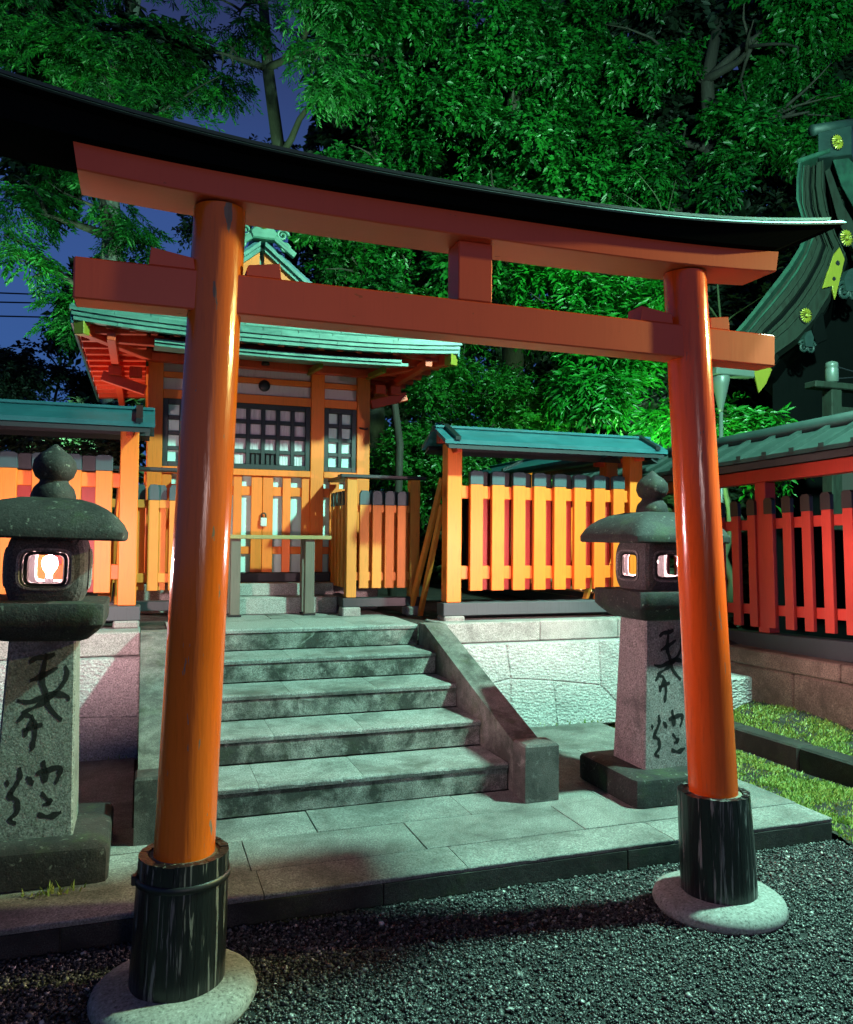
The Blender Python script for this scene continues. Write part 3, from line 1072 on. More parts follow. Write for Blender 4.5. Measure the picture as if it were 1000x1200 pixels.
stone_lantern('stone_lantern', 'lit mossy stone lantern left of the steps, dark writing carved on its shaft', -0.405, 3.81, 'lantern_shaft', 'stone lanterns flanking the steps').rotation_euler = (0, math.radians(1.5), 0)
stone_lantern('stone_lantern', 'lit stone lantern with pinkish shaft, half hidden behind the right gate pillar', 2.705, 3.89, 'lantern_shaft_pale', 'stone lanterns flanking the steps')

# ------------------------------------------------------------------ picket fences
PICK = {}


def picket_meshes(w, d, h, caph, mat, capmat, pointed=0.0):
    key = (w, d, round(h, 3), caph, mat, capmat, pointed)
    if key not in PICK:
        V, F = boxdata(w, d, h, 0.003)
        a = mesh('picket', V, F, mat)
        # cap, slightly larger, top rounded or pointed
        w2, d2 = w + 0.004, d + 0.004
        pts = [(-w2 / 2, 0), (w2 / 2, 0), (w2 / 2, caph - pointed), (w2 * 0.30, caph), (-w2 * 0.30, caph), (-w2 / 2, caph - pointed)]
        V, F = prism_y([(x, z - caph / 2) for x, z in pts], -d2 / 2, d2 / 2, 0.003)
        PICK[key] = (a, mesh('picket_cap', V, F, capmat))
    return PICK[key]


def put_picket(fence, x, y, zb, zt, w, d, caph, mat, capmat, pointed=0.0):
    h = zt - caph - zb
    a, c = picket_meshes(w, d, h, caph, mat, capmat, pointed)
    o = link('picket', a, fence, (x, y, zb + h / 2))
    link('picket_cap', c, o, (x, y, zt - caph / 2))


def low_fence(name, label, x_front0, x_front1, posts, pickets, y, ret_x, group):
    """forecourt fence parallel to the hall with a cap rail and a short return to the hall"""
    f = E(name, label, 'picket fence', ((x_front0 + x_front1) / 2, y, ZT), group)
    B('base_beam', f, 'black_beam', x_front0 - 0.03, x_front1 + 0.03, y - 0.05, y + 0.05, 0.925, 0.998, 0.004)
    for px in posts:
        B('post', f, 'vermilion_old', px - 0.042, px + 0.042, y - 0.042, y + 0.042, 1.0, 1.972, 0.004)
        B('foundation_stone', f, 'block_stone', px - 0.075, px + 0.075, y - 0.07, y + 0.07, ZT - 0.01, 0.924, 0.010)
    B('cap_rail', f, 'black_beam', x_front0 - 0.06, x_front1 + 0.05, y - 0.065, y + 0.065, 1.973, 2.0, 0.004)
    for za, zc in ((1.695, 1.757), (1.135, 1.205)):
        B('rail', f, 'vermilion_old', x_front0, x_front1, y - 0.016, y + 0.016, za, zc, 0.003)
    for px in pickets:
        put_picket(f, px, y - 0.030, 1.075, 1.872, 0.078, 0.026, 0.118, 'vermilion_old', 'cap_slate', 0.028)
    for px in [p + 0.055 for p in pickets]:
        put_picket(f, px, y + 0.030, 1.075, 1.872, 0.078, 0.026, 0.118, 'vermilion_old', 'cap_slate', 0.028)
    # return towards the hall
    B('base_beam', f, 'black_beam', ret_x - 0.05, ret_x + 0.05, y + 0.052, 7.05, 0.925, 0.998, 0.004)
    B('cap_rail', f, 'black_beam', ret_x - 0.06, ret_x + 0.06, y + 0.067, 7.06, 1.973, 2.0, 0.004)
    for za, zc in ((1.695, 1.757), (1.135, 1.205)):
        B('rail', f, 'vermilion_old', ret_x - 0.016, ret_x + 0.016, y + 0.044, 7.06, za, zc, 0.003)
    for k in range(4):
        a, c = picket_meshes(0.078, 0.026, 1.872 - 0.118 - 1.075, 0.118, 'vermilion_old', 'cap_slate', 0.028)
        yy = y + 0.13 + 0.125 * k
        s = -0.030 if ret_x > 1 else 0.030
        o = link('picket', a, f, (ret_x + s, yy, 1.075 + (1.872 - 0.118 - 1.075) / 2), rot=(0, 0, math.pi / 2))
        cc = bpy.data.objects.new('picket_cap', c)
        COL.objects.link(cc)
        cc.parent = o
        cc.location = (0, 0, (1.872 - 0.118 - 1.075) / 2 + 0.059)
    return f


low_fence('picket_fence', 'low weathered picket fence right of the hall entrance, black rail on top', 1.56, 2.18, [1.60, 2.14], [1.705, 1.812, 1.919, 2.026], 6.45, 1.60, 'low fences before the hall')
low_fence('picket_fence', 'low picket fence beside the left gate pillar, black rail on top', -0.30, 0.39, [0.35, -0.26], [0.225, 0.073, -0.079], 6.45, 0.35, 'low fences before the hall')


def roofed_fence(name, label, length, posts, picks, group=None, brace=True, ends=(True, True)):
    """local frame: x along the fence, y=0 at the post axis, z from the world ground; placed afterwards"""
    f = E(name, label, 'roofed fence', (0, 0, 0), group)
    x0, x1 = 0.0, length
    B('base_beam', f, 'sill_grey', x0 - 0.03, x1 + 0.03, -0.075, 0.075, 0.895, 0.993, 0.005)
    B('ground_sill', f, 'black_beam', x0 + 0.05, x1 - 0.05, 0.11, 0.17, 0.862, 0.95, 0.004)
    for px in posts:
        B('post', f, 'vermilion', px - 0.060, px + 0.060, -0.060, 0.060, 0.995, 2.225, 0.005)
        B('foundation_stone', f, 'block_stone', px - 0.085, px + 0.085, -0.085, 0.085, ZT - 0.015, 0.894, 0.012)
        B('post_head', f, 'red_soffit', px - 0.022, px + 0.022, -0.15, 0.15, 2.145, 2.19, 0.006)
        if brace:
            for s in (0.0, 0.07):
                beam('brace', f, 'vermilion_old', (px - 0.045, 0.09, 1.75 + 3 * s), (px - 0.085 - s, 0.50 + s, ZT - 0.02), 0.035, 0.05)
    for za, zc in ((1.800, 1.900), (1.172, 1.275)):
        B('rail', f, 'vermilion', x0, x1, -0.020, 0.020, za, zc, 0.004)
    for px in picks:
        put_picket(f, px, -0.042, 1.084, 2.018, 0.106, 0.040, 0.108, 'vermilion', 'cap_slate', 0.012)
    for a, b in zip(picks[:-1], picks[1:]):
        put_picket(f, (a + b) / 2, 0.042, 1.084, 2.018, 0.106, 0.040, 0.108, 'red_dark', 'black_beam', 0.012)
    # small gable roof: two copper slopes, ridge cap, end battens
    xe0, xe1 = x0 - 0.10 if ends[0] else x0, x1 + 0.10 if ends[1] else x1
    def slope(sgn, nm, mat, ya, za, yb, zb2, xa, xb, th):
        V = []
        for x in (xa, xb):
            V += [(x, sgn * ya, za), (x, sgn * yb, zb2), (x, sgn * yb, zb2 + th), (x, sgn * ya, za + th)]
        F = [[0, 1, 2, 3], [7, 6, 5, 4], [0, 4, 5, 1], [1, 5, 6, 2], [2, 6, 7, 3], [3, 7, 4, 0]]
        if sgn > 0:
            F = [q[::-1] for q in F]
        return piece(nm, f, (V, F), mat)
    for sgn in (-1, 1):
        slope(sgn, 'roof_slope', 'copper_dark', 0.004, 2.318, 0.270, 2.195, xe0, xe1, 0.032)
        slope(sgn, 'eave_board', 'black_beam', 0.200, 2.190, 0.262, 2.160, xe0 + 0.03, xe1 - 0.03, 0.030)
        nb = [xe0 + 0.10, xe1 - 0.10] + [xe0 + 0.1 + (xe1 - xe0 - 0.2) * q for q in (0.5,) if length > 3]
        for xb in nb:
            slope(sgn, 'roof_batten', 'black_paint', 0.004, 2.353, 0.282, 2.224, xb - 0.022, xb + 0.022, 0.026)
    B('ridge_beam', f, 'red_dark', x0 - 0.06, x1 + 0.06, -0.035, 0.035, 2.226, 2.300, 0.004)
    B('ridge_cap', f, 'copper_dark', xe0 + 0.002, xe1 - 0.002, -0.045, 0.045, 2.338, 2.362, 0.008)
    return f


f = roofed_fence('roofed_fence', 'roofed vermilion picket fence right of the steps, green copper roof, bright orange pickets', 1.75,
                 [0.06, 1.69], [0.245 + 0.1825 * k for k in range(8)], 'roofed picket fences of the precinct')
f.location = (2.205, 5.885, 0)
f = roofed_fence('roofed_fence', 'roofed vermilion picket fence left of the steps, behind the left stone lantern', 3.0,
                 [2.94, 1.2, 0.06], [2.78 - 0.195 * k for k in range(14)], 'roofed picket fences of the precinct', ends=(True, True))
f.location = (-3.035, 5.96, 0.015)
f = roofed_fence('roofed_fence', 'roofed side fence running back from the right corner, mostly hidden behind the front pickets', 4.0,
                 [0.3, 2.0, 3.9], [0.5 + 0.195 * k for k in range(17)], 'roofed picket fences of the precinct', brace=False)
f.location = (3.985, 6.10, 0)
f.rotation_euler = (0, 0, math.pi / 2)

# long vermilion fence on the right, seen from its side, running back along the lawn wall
RF = E('roofed_fence', 'long dark red picket fence with ribbed copper roof, on the brown wall beside the lawn', 'roofed fence', (0, 0, 0), 'roofed picket fences of the precinct')
LEN = 4.6
B('base_beam', RF, 'black_beam', 0, LEN, -0.07, 0.07, 0.63, 0.775, 0.006)
for px in (0.45, 1.95, 3.45):
    B('post', RF, 'red_dark', px - 0.055, px + 0.055, -0.055, 0.055, 0.777, 1.955, 0.005)
    B('foundation_stone', RF, 'brown_stone', px - 0.1, px + 0.16, -0.115, 0.115, 0.50, 0.628, 0.02)
B('top_beam', RF, 'red_dark', 0, LEN, -0.05, 0.05, 1.957, 2.06, 0.005)
for za, zc in ((1.585, 1.665), (0.915, 0.995)):
    B('rail', RF, 'red_dark', 0, LEN, 0.012, 0.042, za, zc, 0.003)
for k in range(26):
    x = 0.08 + 0.177 * k
    if min(abs(x - q) for q in (0.45, 1.95, 3.45)) > 0.075:
        put_picket(RF, x, 0.062, 0.82, 1.825, 0.080, 0.034, 0.125, 'red_dark', 'iron', 0.02)
def rf_slope(sgn, nm, mat, ya, za, yb, zb2, xa, xb, th):
    V = []
    for x in (xa, xb):
        V += [(x, sgn * ya, za), (x, sgn * yb, zb2), (x, sgn * yb, zb2 + th), (x, sgn * ya, za + th)]
    F = [[0, 1, 2, 3], [7, 6, 5, 4], [0, 4, 5, 1], [1, 5, 6, 2], [2, 6, 7, 3], [3, 7, 4, 0]]
    piece(nm, RF, (V, F if sgn < 0 else [q[::-1] for q in F]), mat)
for sgn in (-1, 1):
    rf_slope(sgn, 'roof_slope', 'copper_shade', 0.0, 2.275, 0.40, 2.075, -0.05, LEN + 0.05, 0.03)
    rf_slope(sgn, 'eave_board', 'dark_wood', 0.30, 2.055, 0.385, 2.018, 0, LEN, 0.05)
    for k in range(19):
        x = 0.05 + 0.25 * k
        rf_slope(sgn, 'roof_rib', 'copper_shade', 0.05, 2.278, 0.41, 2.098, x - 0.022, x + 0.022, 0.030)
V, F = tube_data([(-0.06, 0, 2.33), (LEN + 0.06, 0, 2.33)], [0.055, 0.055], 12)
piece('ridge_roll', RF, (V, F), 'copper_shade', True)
ang = math.atan2(0.998, -0.063)
RF.location = (4.773, 3.161, 0.07)
RF.rotation_euler = (0, math.radians(2.1), ang)
OFF[RF.name] = Vector(RF.location)

# brown wall below it
BW = E('stone_wall', 'low brown stone wall under the long red fence, along the back of the lawn', 'stone wall', (0, 0, 0))
for k in range(4):
    a = 0.02 + 1.15 * k
    B('wall_cap_stone', BW, 'brown_stone', a, a + 1.145, -0.16, 0.20, 0.50, 0.625, 0.012)
    B('wall_stone', BW, 'brown_stone', a + (0.4 if k % 2 else 0.0), a + 1.145 + (0.4 if k % 2 == 0 else 0.0), -0.12, 0.20, 0.05, 0.497, 0.015)
BW.location = (4.773, 3.161, 0.03)
BW.rotation_euler = (0, 0, ang)
# low granite block at the end of the lawn
lw = E('stone_block', 'pale rough granite block at the far end of the lawn, below the red fence', 'stone block', (4.45, 5.2, 0.1))
B('block', lw, 'granite_hammered', 4.03, 4.72, 5.10, 5.34, 0.05, 0.445, 0.015)
rb = E('rough_stones', 'dark rough footing stones behind the granite block, under the fence corner', 'stones', (4.4, 5.6, 0.4))
for k, (x, y, z, s) in enumerate(((4.22, 5.52, 0.56, 0.16), (4.50, 5.50, 0.57, 0.17), (4.30, 5.75, 0.66, 0.2))):
    V, F = lathe_data([(s * 0.6, -s), (s, -s * 0.6), (s * 1.05, 0.1 * s), (s * 0.8, 0.5 * s), (s * 0.3, 0.65 * s)], 14, 0.3, k * 3.1)
    link('rough_stone', mesh('rough_stone', V, F, 'paving_edge'), rb, (x, y, z))

# ------------------------------------------------------------------ lawn, kerb, grass
def lawn_z(x, y):
    z = 0.035 + 0.02 * noise.noise(Vector((x * 1.3, y * 1.3, 0)))
    if x > 4.1:
        z = 0.15 + 0.16 * min(1, (x - 4.1) / 0.5) * min(1, max(0, (y - 3.2) / 1.4)) + 0.02 * noise.noise(Vector((x * 1.3, y * 1.3, 0)))
    return z


V, F = [], []
nx, ny = 30, 24
for j in range(ny + 1):
    for i in range(nx + 1):
        x, y = 3.30 + 1.95 * i / nx, 3.06 + 2.5 * j / ny
        if j == 0:
            y += 0.05 * math.sin(x * 11)
        V.append((x, y, lawn_z(x, y) - (0.05 if j == 0 else 0)))
F = [[j * (nx + 1) + i, j * (nx + 1) + i + 1, (j + 1) * (nx + 1) + i + 1, (j + 1) * (nx + 1) + i] for j in range(ny) for i in range(nx)]
link('lawn_ground', mesh('lawn_ground', V, F, 'soil'), kind='structure')
V, F = prism_y([(4.02, 0.05), (5.3, 0.05), (5.3, 0.60), (4.02, 0.56)], 5.36, 5.96)
link('verge_ground', mesh('verge_ground', V, F, 'soil'), kind='structure')
kb = E('garden_kerb', 'dark stone kerb dividing the two levels of the lawn', 'kerb', (4.1, 4.1, 0))
for k in range(4):
    ya = 2.95 + 0.6 * k
    xa = 4.10 - 0.055 * (k * 0.6)
    o = B('kerb_stone', kb, 'paving_edge', xa - 0.075, xa + 0.075, ya, ya + 0.595, 0.0, 0.185 + random.uniform(-0.004, 0.004), 0.012)
    o.rotation_euler = (0, 0, math.radians(3.1))


def blades(name, pts, hmin, hmax, mat, label, wd=0.0045):
    n = len(pts)
    a = RNG.uniform(0, 6.28, n)
    h = RNG.uniform(hmin, hmax, n)
    lean = RNG.uniform(0.2, 1.0, n)[:, None] * h[:, None] * np.stack([np.cos(a), np.sin(a), 0 * a], 1)
    side = np.stack([-np.sin(a), np.cos(a), 0 * a], 1) * RNG.uniform(0.6, 1.4, n)[:, None] * wd
    up = np.stack([0 * a, 0 * a, h], 1)
    P = np.stack([pts - side, pts + side, pts + up * 0.6 + lean * 0.45 + side * 0.8, pts + up + lean], 1)
    P2 = P.reshape(-1, 3)
    tri = np.array([(0, 1, 2), (0, 2, 3)])
    T = (tri[None] + (np.arange(n) * 4)[:, None, None]).reshape(-1, 3)
    add_np(name, P2, T, mat, np.repeat(RNG.random(n), 4), kind='stuff', label=label, cat='grass')


g = []
while len(g) < 34000:
    x, y = random.uniform(3.30, 4.75), random.uniform(3.04, 5.5)
    if y < 3.1 + 0.05 * math.sin(x * 11) or (4.0 - 0.055 * (y - 2.95) < x < 4.19 - 0.055 * (y - 2.95)):
        continue
    if x < 3.33 and random.random() < 0.7:
        continue
    if x > 4.773 - 0.063 * (y - 3.161) - 0.13 or (y > 5.08 and x > 4.02):
        continue
    if noise.noise(Vector((x * 4.5, y * 4.5, 2))) + 0.5 * noise.noise(Vector((x * 13, y * 13, 5))) < -0.10 and random.random() < 0.85:
        continue
    g.append((x, y, lawn_z(x, y) - 0.004))
blades('lawn_grass', np.array(g), 0.006, 0.028, 'grass_blade', 'short uneven green lawn grass right of the landing')
g2 = np.stack([RNG.uniform(4.03, 4.7, 1800), RNG.uniform(5.36, 5.9, 1800), np.full(1800, 0.575)], 1)
blades('verge_grass', g2, 0.02, 0.06, 'grass_blade', 'strip of green grass above the granite block')
# tufts at the feet of walls and the left lantern pedestal
tf = []
for cx, cy, cz, r, k in ((3.05, 5.43, ZP, 0.16, 160), (2.62, 5.45, ZP, 0.1, 60), (-0.30, 3.46, ZP, 0.05, 40), (-0.28, 5.42, ZP, 0.12, 60)):
    for _ in range(k):
        tf.append((cx + random.gauss(0, r), cy + random.gauss(0, 0.02), cz))
blades('weed_tufts', np.array(tf), 0.012, 0.038, 'grass_blade', 'small green weeds at the foot of the stone walls')

# ------------------------------------------------------------------ hall
HX = 0.975
hall = E('shrine_hall', 'small vermilion shrine hall with copper gable roof and black lattice windows, behind the offering table', 'shrine hall', (HX, 8.0, ZT))
B('stone_plinth', hall, 'granite', -0.05, 2.0, 7.02, 9.4, ZT - 0.01, 1.088, 0.01)
B('entrance_step', hall, 'granite', 0.45, 1.56, 6.70, 7.015, ZT - 0.005, 0.990, 0.008)
B('entrance_step', hall, 'granite', 0.45, 1.56, 6.86, 7.017, 0.992, 1.096, 0.008)
B('sill_beam', hall, 'black_beam', -0.03, 1.98, 7.05, 7.25, 1.098, 1.175, 0.004)
B('core_wall', hall, 'dark_wood', 0.05, 1.90, 7.215, 9.3, 1.10, 3.25, 0.004)
for s, x in ((-1, 0.02), (1, 1.81)):
    for y in (8.2, 9.25):
        B('post', hall, 'vermilion', x, x + 0.12, y, y + 0.12, 1.1, 3.15, 0.004)
for x in (0.02, 0.44, 1.39, 1.81):
    p = B('post', hall, 'vermilion', x, x + 0.12, 7.10, 7.22, 1.177, 3.16, 0.005)
    if x == 1.81:
        V, F = tube_data([(1.835, 7.10, 2.475), (1.84, 7.075, 2.468), (1.87, 7.066, 2.462), (1.90, 7.075, 2.468), (1.905, 7.10, 2.475)], [0.008] * 5, 8)
        piece('hook', p, (V, F), 'iron', True)
bays = ((0.14, 0.44), (0.56, 1.39), (1.51, 1.81))
for a, b in bays:
    B('tie_beam', hall, 'vermilion', a, b, 7.115, 7.19, 3.005, 3.10, 0.004)
    B('tie_beam', hall, 'vermilion', a, b, 7.118, 7.18, 2.820, 2.868, 0.004)
    B('tie_beam', hall, 'vermilion', a, b, 7.112, 7.19, 2.642, 2.718, 0.004)
    B('waist_beam', hall, 'vermilion', a, b, 7.095, 7.19, 2.012, 2.068, 0.004)
    for za, zc in ((2.719, 2.819), (2.869, 3.004)):
        m = (a + b) / 2
        B('plaster_panel', hall, 'plaster', a, b, 7.150, 7.20, za, zc, 0.002)
# lattice windows
for (a, b), ncol, nrow, coin in ((bays[0], 2, 4, False), (bays[1], 6, 4, True), (bays[2], 2, 4, False)):
    za, zc = 2.069, 2.641
    fr = 0.045
    Wd = B('lattice_window', hall, 'lattice_black', a, b, 7.175, 7.195, za, zc, 0.002)
    for xa, xb, z1, z2 in ((a, a + fr, za, zc), (b - fr, b, za, zc), (a + fr, b - fr, za, za + fr), (a + fr, b - fr, zc - fr, zc)):
        B('window_frame', Wd, 'lattice_black', xa, xb, 7.118, 7.174, z1, z2, 0.003)
    iw, ih = (b - a - 2 * fr), (zc - za - 2 * fr)
    bar = 0.034
    pw, ph = (iw - bar * (ncol - 1)) / ncol, (ih - bar * (nrow - 1)) / nrow
    for i in range(ncol):
        for j in range(nrow):
            x0 = a + fr + i * (pw + bar)
            z0 = za + fr + j * (ph + bar)
            if coin and j == 0 and i in (2, 3):
                for q in range(2):
                    xq = x0 + pw * (0.30 + 0.42 * q)
                    B('slot_bar', Wd, 'lattice_black', xq - 0.014, xq + 0.014, 7.150, 7.170, z0, z0 + ph, 0.002)
                continue
            B('pane', Wd, 'curtain' if coin else 'door_white', x0, x0 + pw, 7.158, 7.174, z0, z0 + ph, 0.001)
    for i in range(1, ncol):
        x0 = a + fr + i * (pw + bar) - bar
        B('lattice_bar', Wd, 'lattice_black', x0, x0 + bar, 7.126, 7.174, za + fr, zc - fr, 0.003)
    for j in range(1, nrow):
        z0 = za + fr + j * (ph + bar) - bar
        B('lattice_bar', Wd, 'lattice_black', a + fr, b - fr, 7.130, 7.173, z0, z0 + bar, 0.003)
# boarded doors below: white panel behind upright boards and rails
for a, b in bays:
    B('door_panel', hall, 'door_white', a, b, 7.172, 7.20, 1.176, 2.011, 0.002)
    for za, zc in ((1.842, 1.922), (1.335, 1.40)):
        B('door_rail', hall, 'vermilion', a, b, 7.140, 7.171, za, zc, 0.003)
for xa, xb in ((0.56, 0.632), (0.728, 0.800), (0.880, 0.974), (0.978, 1.068), (1.150, 1.222), (1.318, 1.39), (1.57, 1.655), (1.73, 1.81), (0.14, 0.22), (0.295, 0.38)):
    B('door_board', hall, 'vermilion', xa, xb, 7.118, 7.139, 1.178, 2.009, 0.003)
# round iron boss and the little bell above it
V, F = lathe_data([(0.050, 0), (0.050, 0.012), (0.044, 0.020), (0.02, 0.024)], 28)
o = link('round_boss', mesh('round_boss', V, F, 'iron', True), hall, (0.976, 7.115, 2.80), rot=(math.pi / 2, 0, 0))
V, F = lathe_data([(0.034, 0), (0.036, 0.012), (0.026, 0.035), (0.01, 0.045)], 20)
link('hanging_bell', mesh('hanging_bell', V, F, 'iron', True), hall, (0.965, 6.98, 2.955))
B('bell_bracket', hall, 'gilt', 0.945, 0.99, 6.96, 7.0, 3.001, 3.025, 0.003)

# padlock hanging on the doors
pl = E('padlock', 'pale steel padlock hanging on the closed hall doors', 'padlock', (0.985, 7.10, 1.60))
B('lock_body', pl, 'steel_white', 0.958, 1.012, 7.082, 7.112, 1.575, 1.65, 0.006)
V, F = tube_data([(0.966, 7.097, 1.65)] + [(0.985 + 0.019 * -math.cos(math.pi * q / 6), 7.097, 1.672 + 0.019 * math.sin(math.pi * q / 6)) for q in range(7)] + [(1.004, 7.097, 1.65)], [0.006] * 9, 8)
piece('shackle', pl, (V, F), 'iron', True)

# --- hall roof: curved eave, front pent, main gable running back
def eave_lift(x):
    return 0.052 * abs((x - 0.955) / 1.46) ** 2.6


def front_z(x, y):
    d = max(0.0, y - 6.10)
    return 3.035 + 0.43 * d + 0.05 * d * d + eave_lift(x) * max(0, 1 - d * 0.6)


def side_z(u, y):
    e = max(0.0, 1.46 - u)
    return 3.035 + 0.052 + 0.66 * e ** 1.18 - (0.05 if y > 6.4 else 0.05 * (y - 6.1) / 0.3)


def roof_z(x, y):
    u = abs(x - 0.955)
    if y < 7.28:
        return min(front_z(x, y), side_z(u, y))
    return side_z(u, y)


ROWS = 8
rd = 0.148
for r_ in range(ROWS):
    ya, yb = 6.10 + r_ * rd, 6.10 + (r_ + 1) * rd + 0.03
    umax = 1.46 - (r_ * rd) * 0.62
    xs = np.arange(0.955 - umax, 0.955 + umax + 0.001, 2 * umax / 11)
    sh = (r_ % 2) * 0.5 * 2 * umax / 11
    cuts = [0.955 - umax] + [x + sh for x in xs[:-1] if x + sh > 0.955 - umax + 0.05] + [0.955 + umax]
    for a, b in zip(cuts[:-1], cuts[1:]):
        V, F = [], []
        m = 3
        for i in range(m + 1):
            x = a + 0.003 + (b - a - 0.006) * i / m
            for y, t0 in ((ya, 0.016), (yb, 0.0)):
                z = roof_z(x, y)
                V += [(x, y, z + t0), (x, y, z + t0 - 0.014)]
        for i in range(m):
            o = i * 4
            F += [[o, o + 4, o + 6, o + 2], [o + 1, o + 3, o + 7, o + 5], [o, o + 1, o + 5, o + 4], [o + 2, o + 6, o + 7, o + 3]]
        F += [[0, 2, 3, 1], [m * 4, m * 4 + 1, m * 4 + 3, m * 4 + 2]]
        piece('copper_shingle', hall, (V, F), 'copper_roof')
# main roof behind the gable plane, both slopes as courses
for sgn in (-1, 1):
    us = [0.0, 0.16, 0.33, 0.5, 0.67, 0.84, 1.0, 1.15, 1.3, 1.46]
    for ua, ub in zip(us[:-1], us[1:]):
        for (y0, y1) in ((7.26, 9.75),) if ua < 0.62 else ((7.20, 9.75),):
            V = []
            for y in (y0, y1):
                for u, t0 in ((ua, 0.0), (ub + 0.02, 0.02)):
                    z = side_z(u, 8)
                    V += [(0.955 + sgn * u, y, z + t0), (0.955 + sgn * u, y, z + t0 - 0.03)]
            F = [[0, 2, 6, 4], [1, 5, 7, 3], [0, 1, 3, 2], [4, 6, 7, 5], [2, 3, 7, 6], [0, 4, 5, 1]]
            if sgn > 0:
                F = [q[::-1] for q in F]
            piece('roof_course', hall, (V, F), 'copper_roof')
    # side pent corner: slope from hip to side eave in front of the gable
    V, F = [], []
    N = 8
    for j in range(N + 1):
        y = 6.10 + 1.2 * j / N
        uh = 1.46 - (y - 6.10) * 0.62
        for u in (uh - 0.02, (uh + 1.46) / 2, 1.46):
            V.append((0.955 + sgn * u, y, min(side_z(u, y), front_z(0.955 + sgn * u, y)) + 0.006))
    for j in range(N):
        for k in range(2):
            q = [j * 3 + k, j * 3 + k + 1, j * 3 + k + 4, j * 3 + k + 3]
            F.append(q if sgn > 0 else q[::-1])
    piece('roof_corner', hall, (V, F), 'copper_roof')
    # side eave fascia and soffit
    xo = 0.955 + sgn * 1.46
    B('eave_fascia', hall, 'copper_dark', min(xo, xo - sgn * 0.02), max(xo, xo - sgn * 0.02), 6.12, 9.7, 2.965, 3.065, 0.004)
# layered front fascia in copper lengths, following the upturned eave
for lay, (zo, h, yo) in enumerate(((-0.002, 0.030, 6.085), (-0.033, 0.030, 6.098), (-0.064, 0.030, 6.111))):
    ed = np.linspace(0.955 - 1.465 + lay * 0.012, 0.955 + 1.465 - lay * 0.012, 11)
    if lay % 2:
        ed = np.concatenate([ed[:1], (ed[:-1] + ed[1:]) / 2, ed[-1:]])
    for a, b in zip(ed[:-1], ed[1:]):
        V, F = [], []
        m = 3
        for i in range(m + 1):
            x = a + 0.001 + (b - a - 0.002) * i / m
            zt = 3.035 + eave_lift(x) + zo
            V += [(x, yo, zt), (x, yo, zt - h), (x, yo + 0.05, zt), (x, yo + 0.05, zt - h)]
        for i in range(m):
            o = i * 4
            F += [[o, o + 1, o + 5, o + 4], [o, o + 4, o + 6, o + 2], [o + 1, o + 3, o + 7, o + 5], [o + 2, o + 6, o + 7, o + 3]]
        F += [[0, 2, 3, 1], [m * 4, m * 4 + 1, m * 4 + 3, m * 4 + 2]]
        piece('fascia_strip', hall, (V, F), 'copper_roof')
# soffit boards, rafters and eave beams, seen from below
for sgn in (-1, 1):
    xa, xb = (-0.48, 0.0) if sgn < 0 else (1.95, 2.40)
    V = [(xa, 6.13, 3.0), (xb, 6.13, 2.985), (xb, 9.6, 3.02), (xa, 9.6, 2.985)]
    piece('soffit', hall, (V + [(x, y, z + 0.015) for x, y, z in V], [[3, 2, 1, 0], [4, 5, 6, 7], [0, 1, 5, 4], [1, 2, 6, 5], [2, 3, 7, 6], [3, 0, 4, 7]]), 'red_soffit')
    for k in range(13):
        y = 6.28 + 0.24 * k
        zi, zo = 3.02, 2.955
        p0, p1 = ((xa + 0.02, y, zo), (xb - 0.0, y, zi - 0.03)) if sgn < 0 else ((xb - 0.02, y, zo), (xa, y, zi - 0.03))
        beam('rafter', hall, 'red_soffit', p0, p1, 0.055, 0.05)
        if k % 2 == 0 and sgn < 0:
            B('rafter_tip', hall, 'plaster', xa + 0.012, xa + 0.019, y - 0.025, y + 0.025, zo - 0.022, zo + 0.022, 0.001)
    xm = (xa + xb) / 2
    B('eave_beam', hall, 'red_soffit', xm - 0.03, xm + 0.03, 6.2, 9.6, 2.885, 2.945, 0.004)
    # hip rafter with gilt end
    tip = (xa + 0.03, 6.14) if sgn < 0 else (xb - 0.03, 6.14)
    inn = (0.06, 7.12) if sgn < 0 else (1.89, 7.12)
    beam('hip_rafter', hall, 'red_soffit', (*tip, 2.945), (*inn, 2.98), 0.07, 0.09)
    beam('rafter_cap', hall, 'gilt', (tip[0] - 0.0 * sgn, tip[1] - 0.012, 2.945), (tip[0] - sgn * 0.035, tip[1] + 0.055, 2.947), 0.078, 0.098)
    # bracket arm stepping out from the wall
    bx = 0.02 if sgn < 0 else 1.93
    beam('bracket_arm', hall, 'red_soffit', (bx + sgn * 0.02, 7.16, 2.70), (bx + sgn * 0.36, 7.16, 2.80), 0.06, 0.08)
    B('bracket_block', hall, 'red_soffit', bx + sgn * 0.10 - 0.05, bx + sgn * 0.10 + 0.05, 7.10, 7.22, 2.80, 2.885, 0.006)
    B('bracket_block', hall, 'red_soffit', xm - 0.05, xm + 0.05, 7.10, 7.22, 2.80, 2.884, 0.006)
    # boarded side wall under the side eave
    sx = 0.012 if sgn < 0 else 1.938
    for z in (1.5, 2.0, 2.5, 2.85):
        B('side_rail', hall, 'vermilion', sx - 0.01, sx + 0.01, 7.23, 9.3, z, z + 0.07, 0.003)
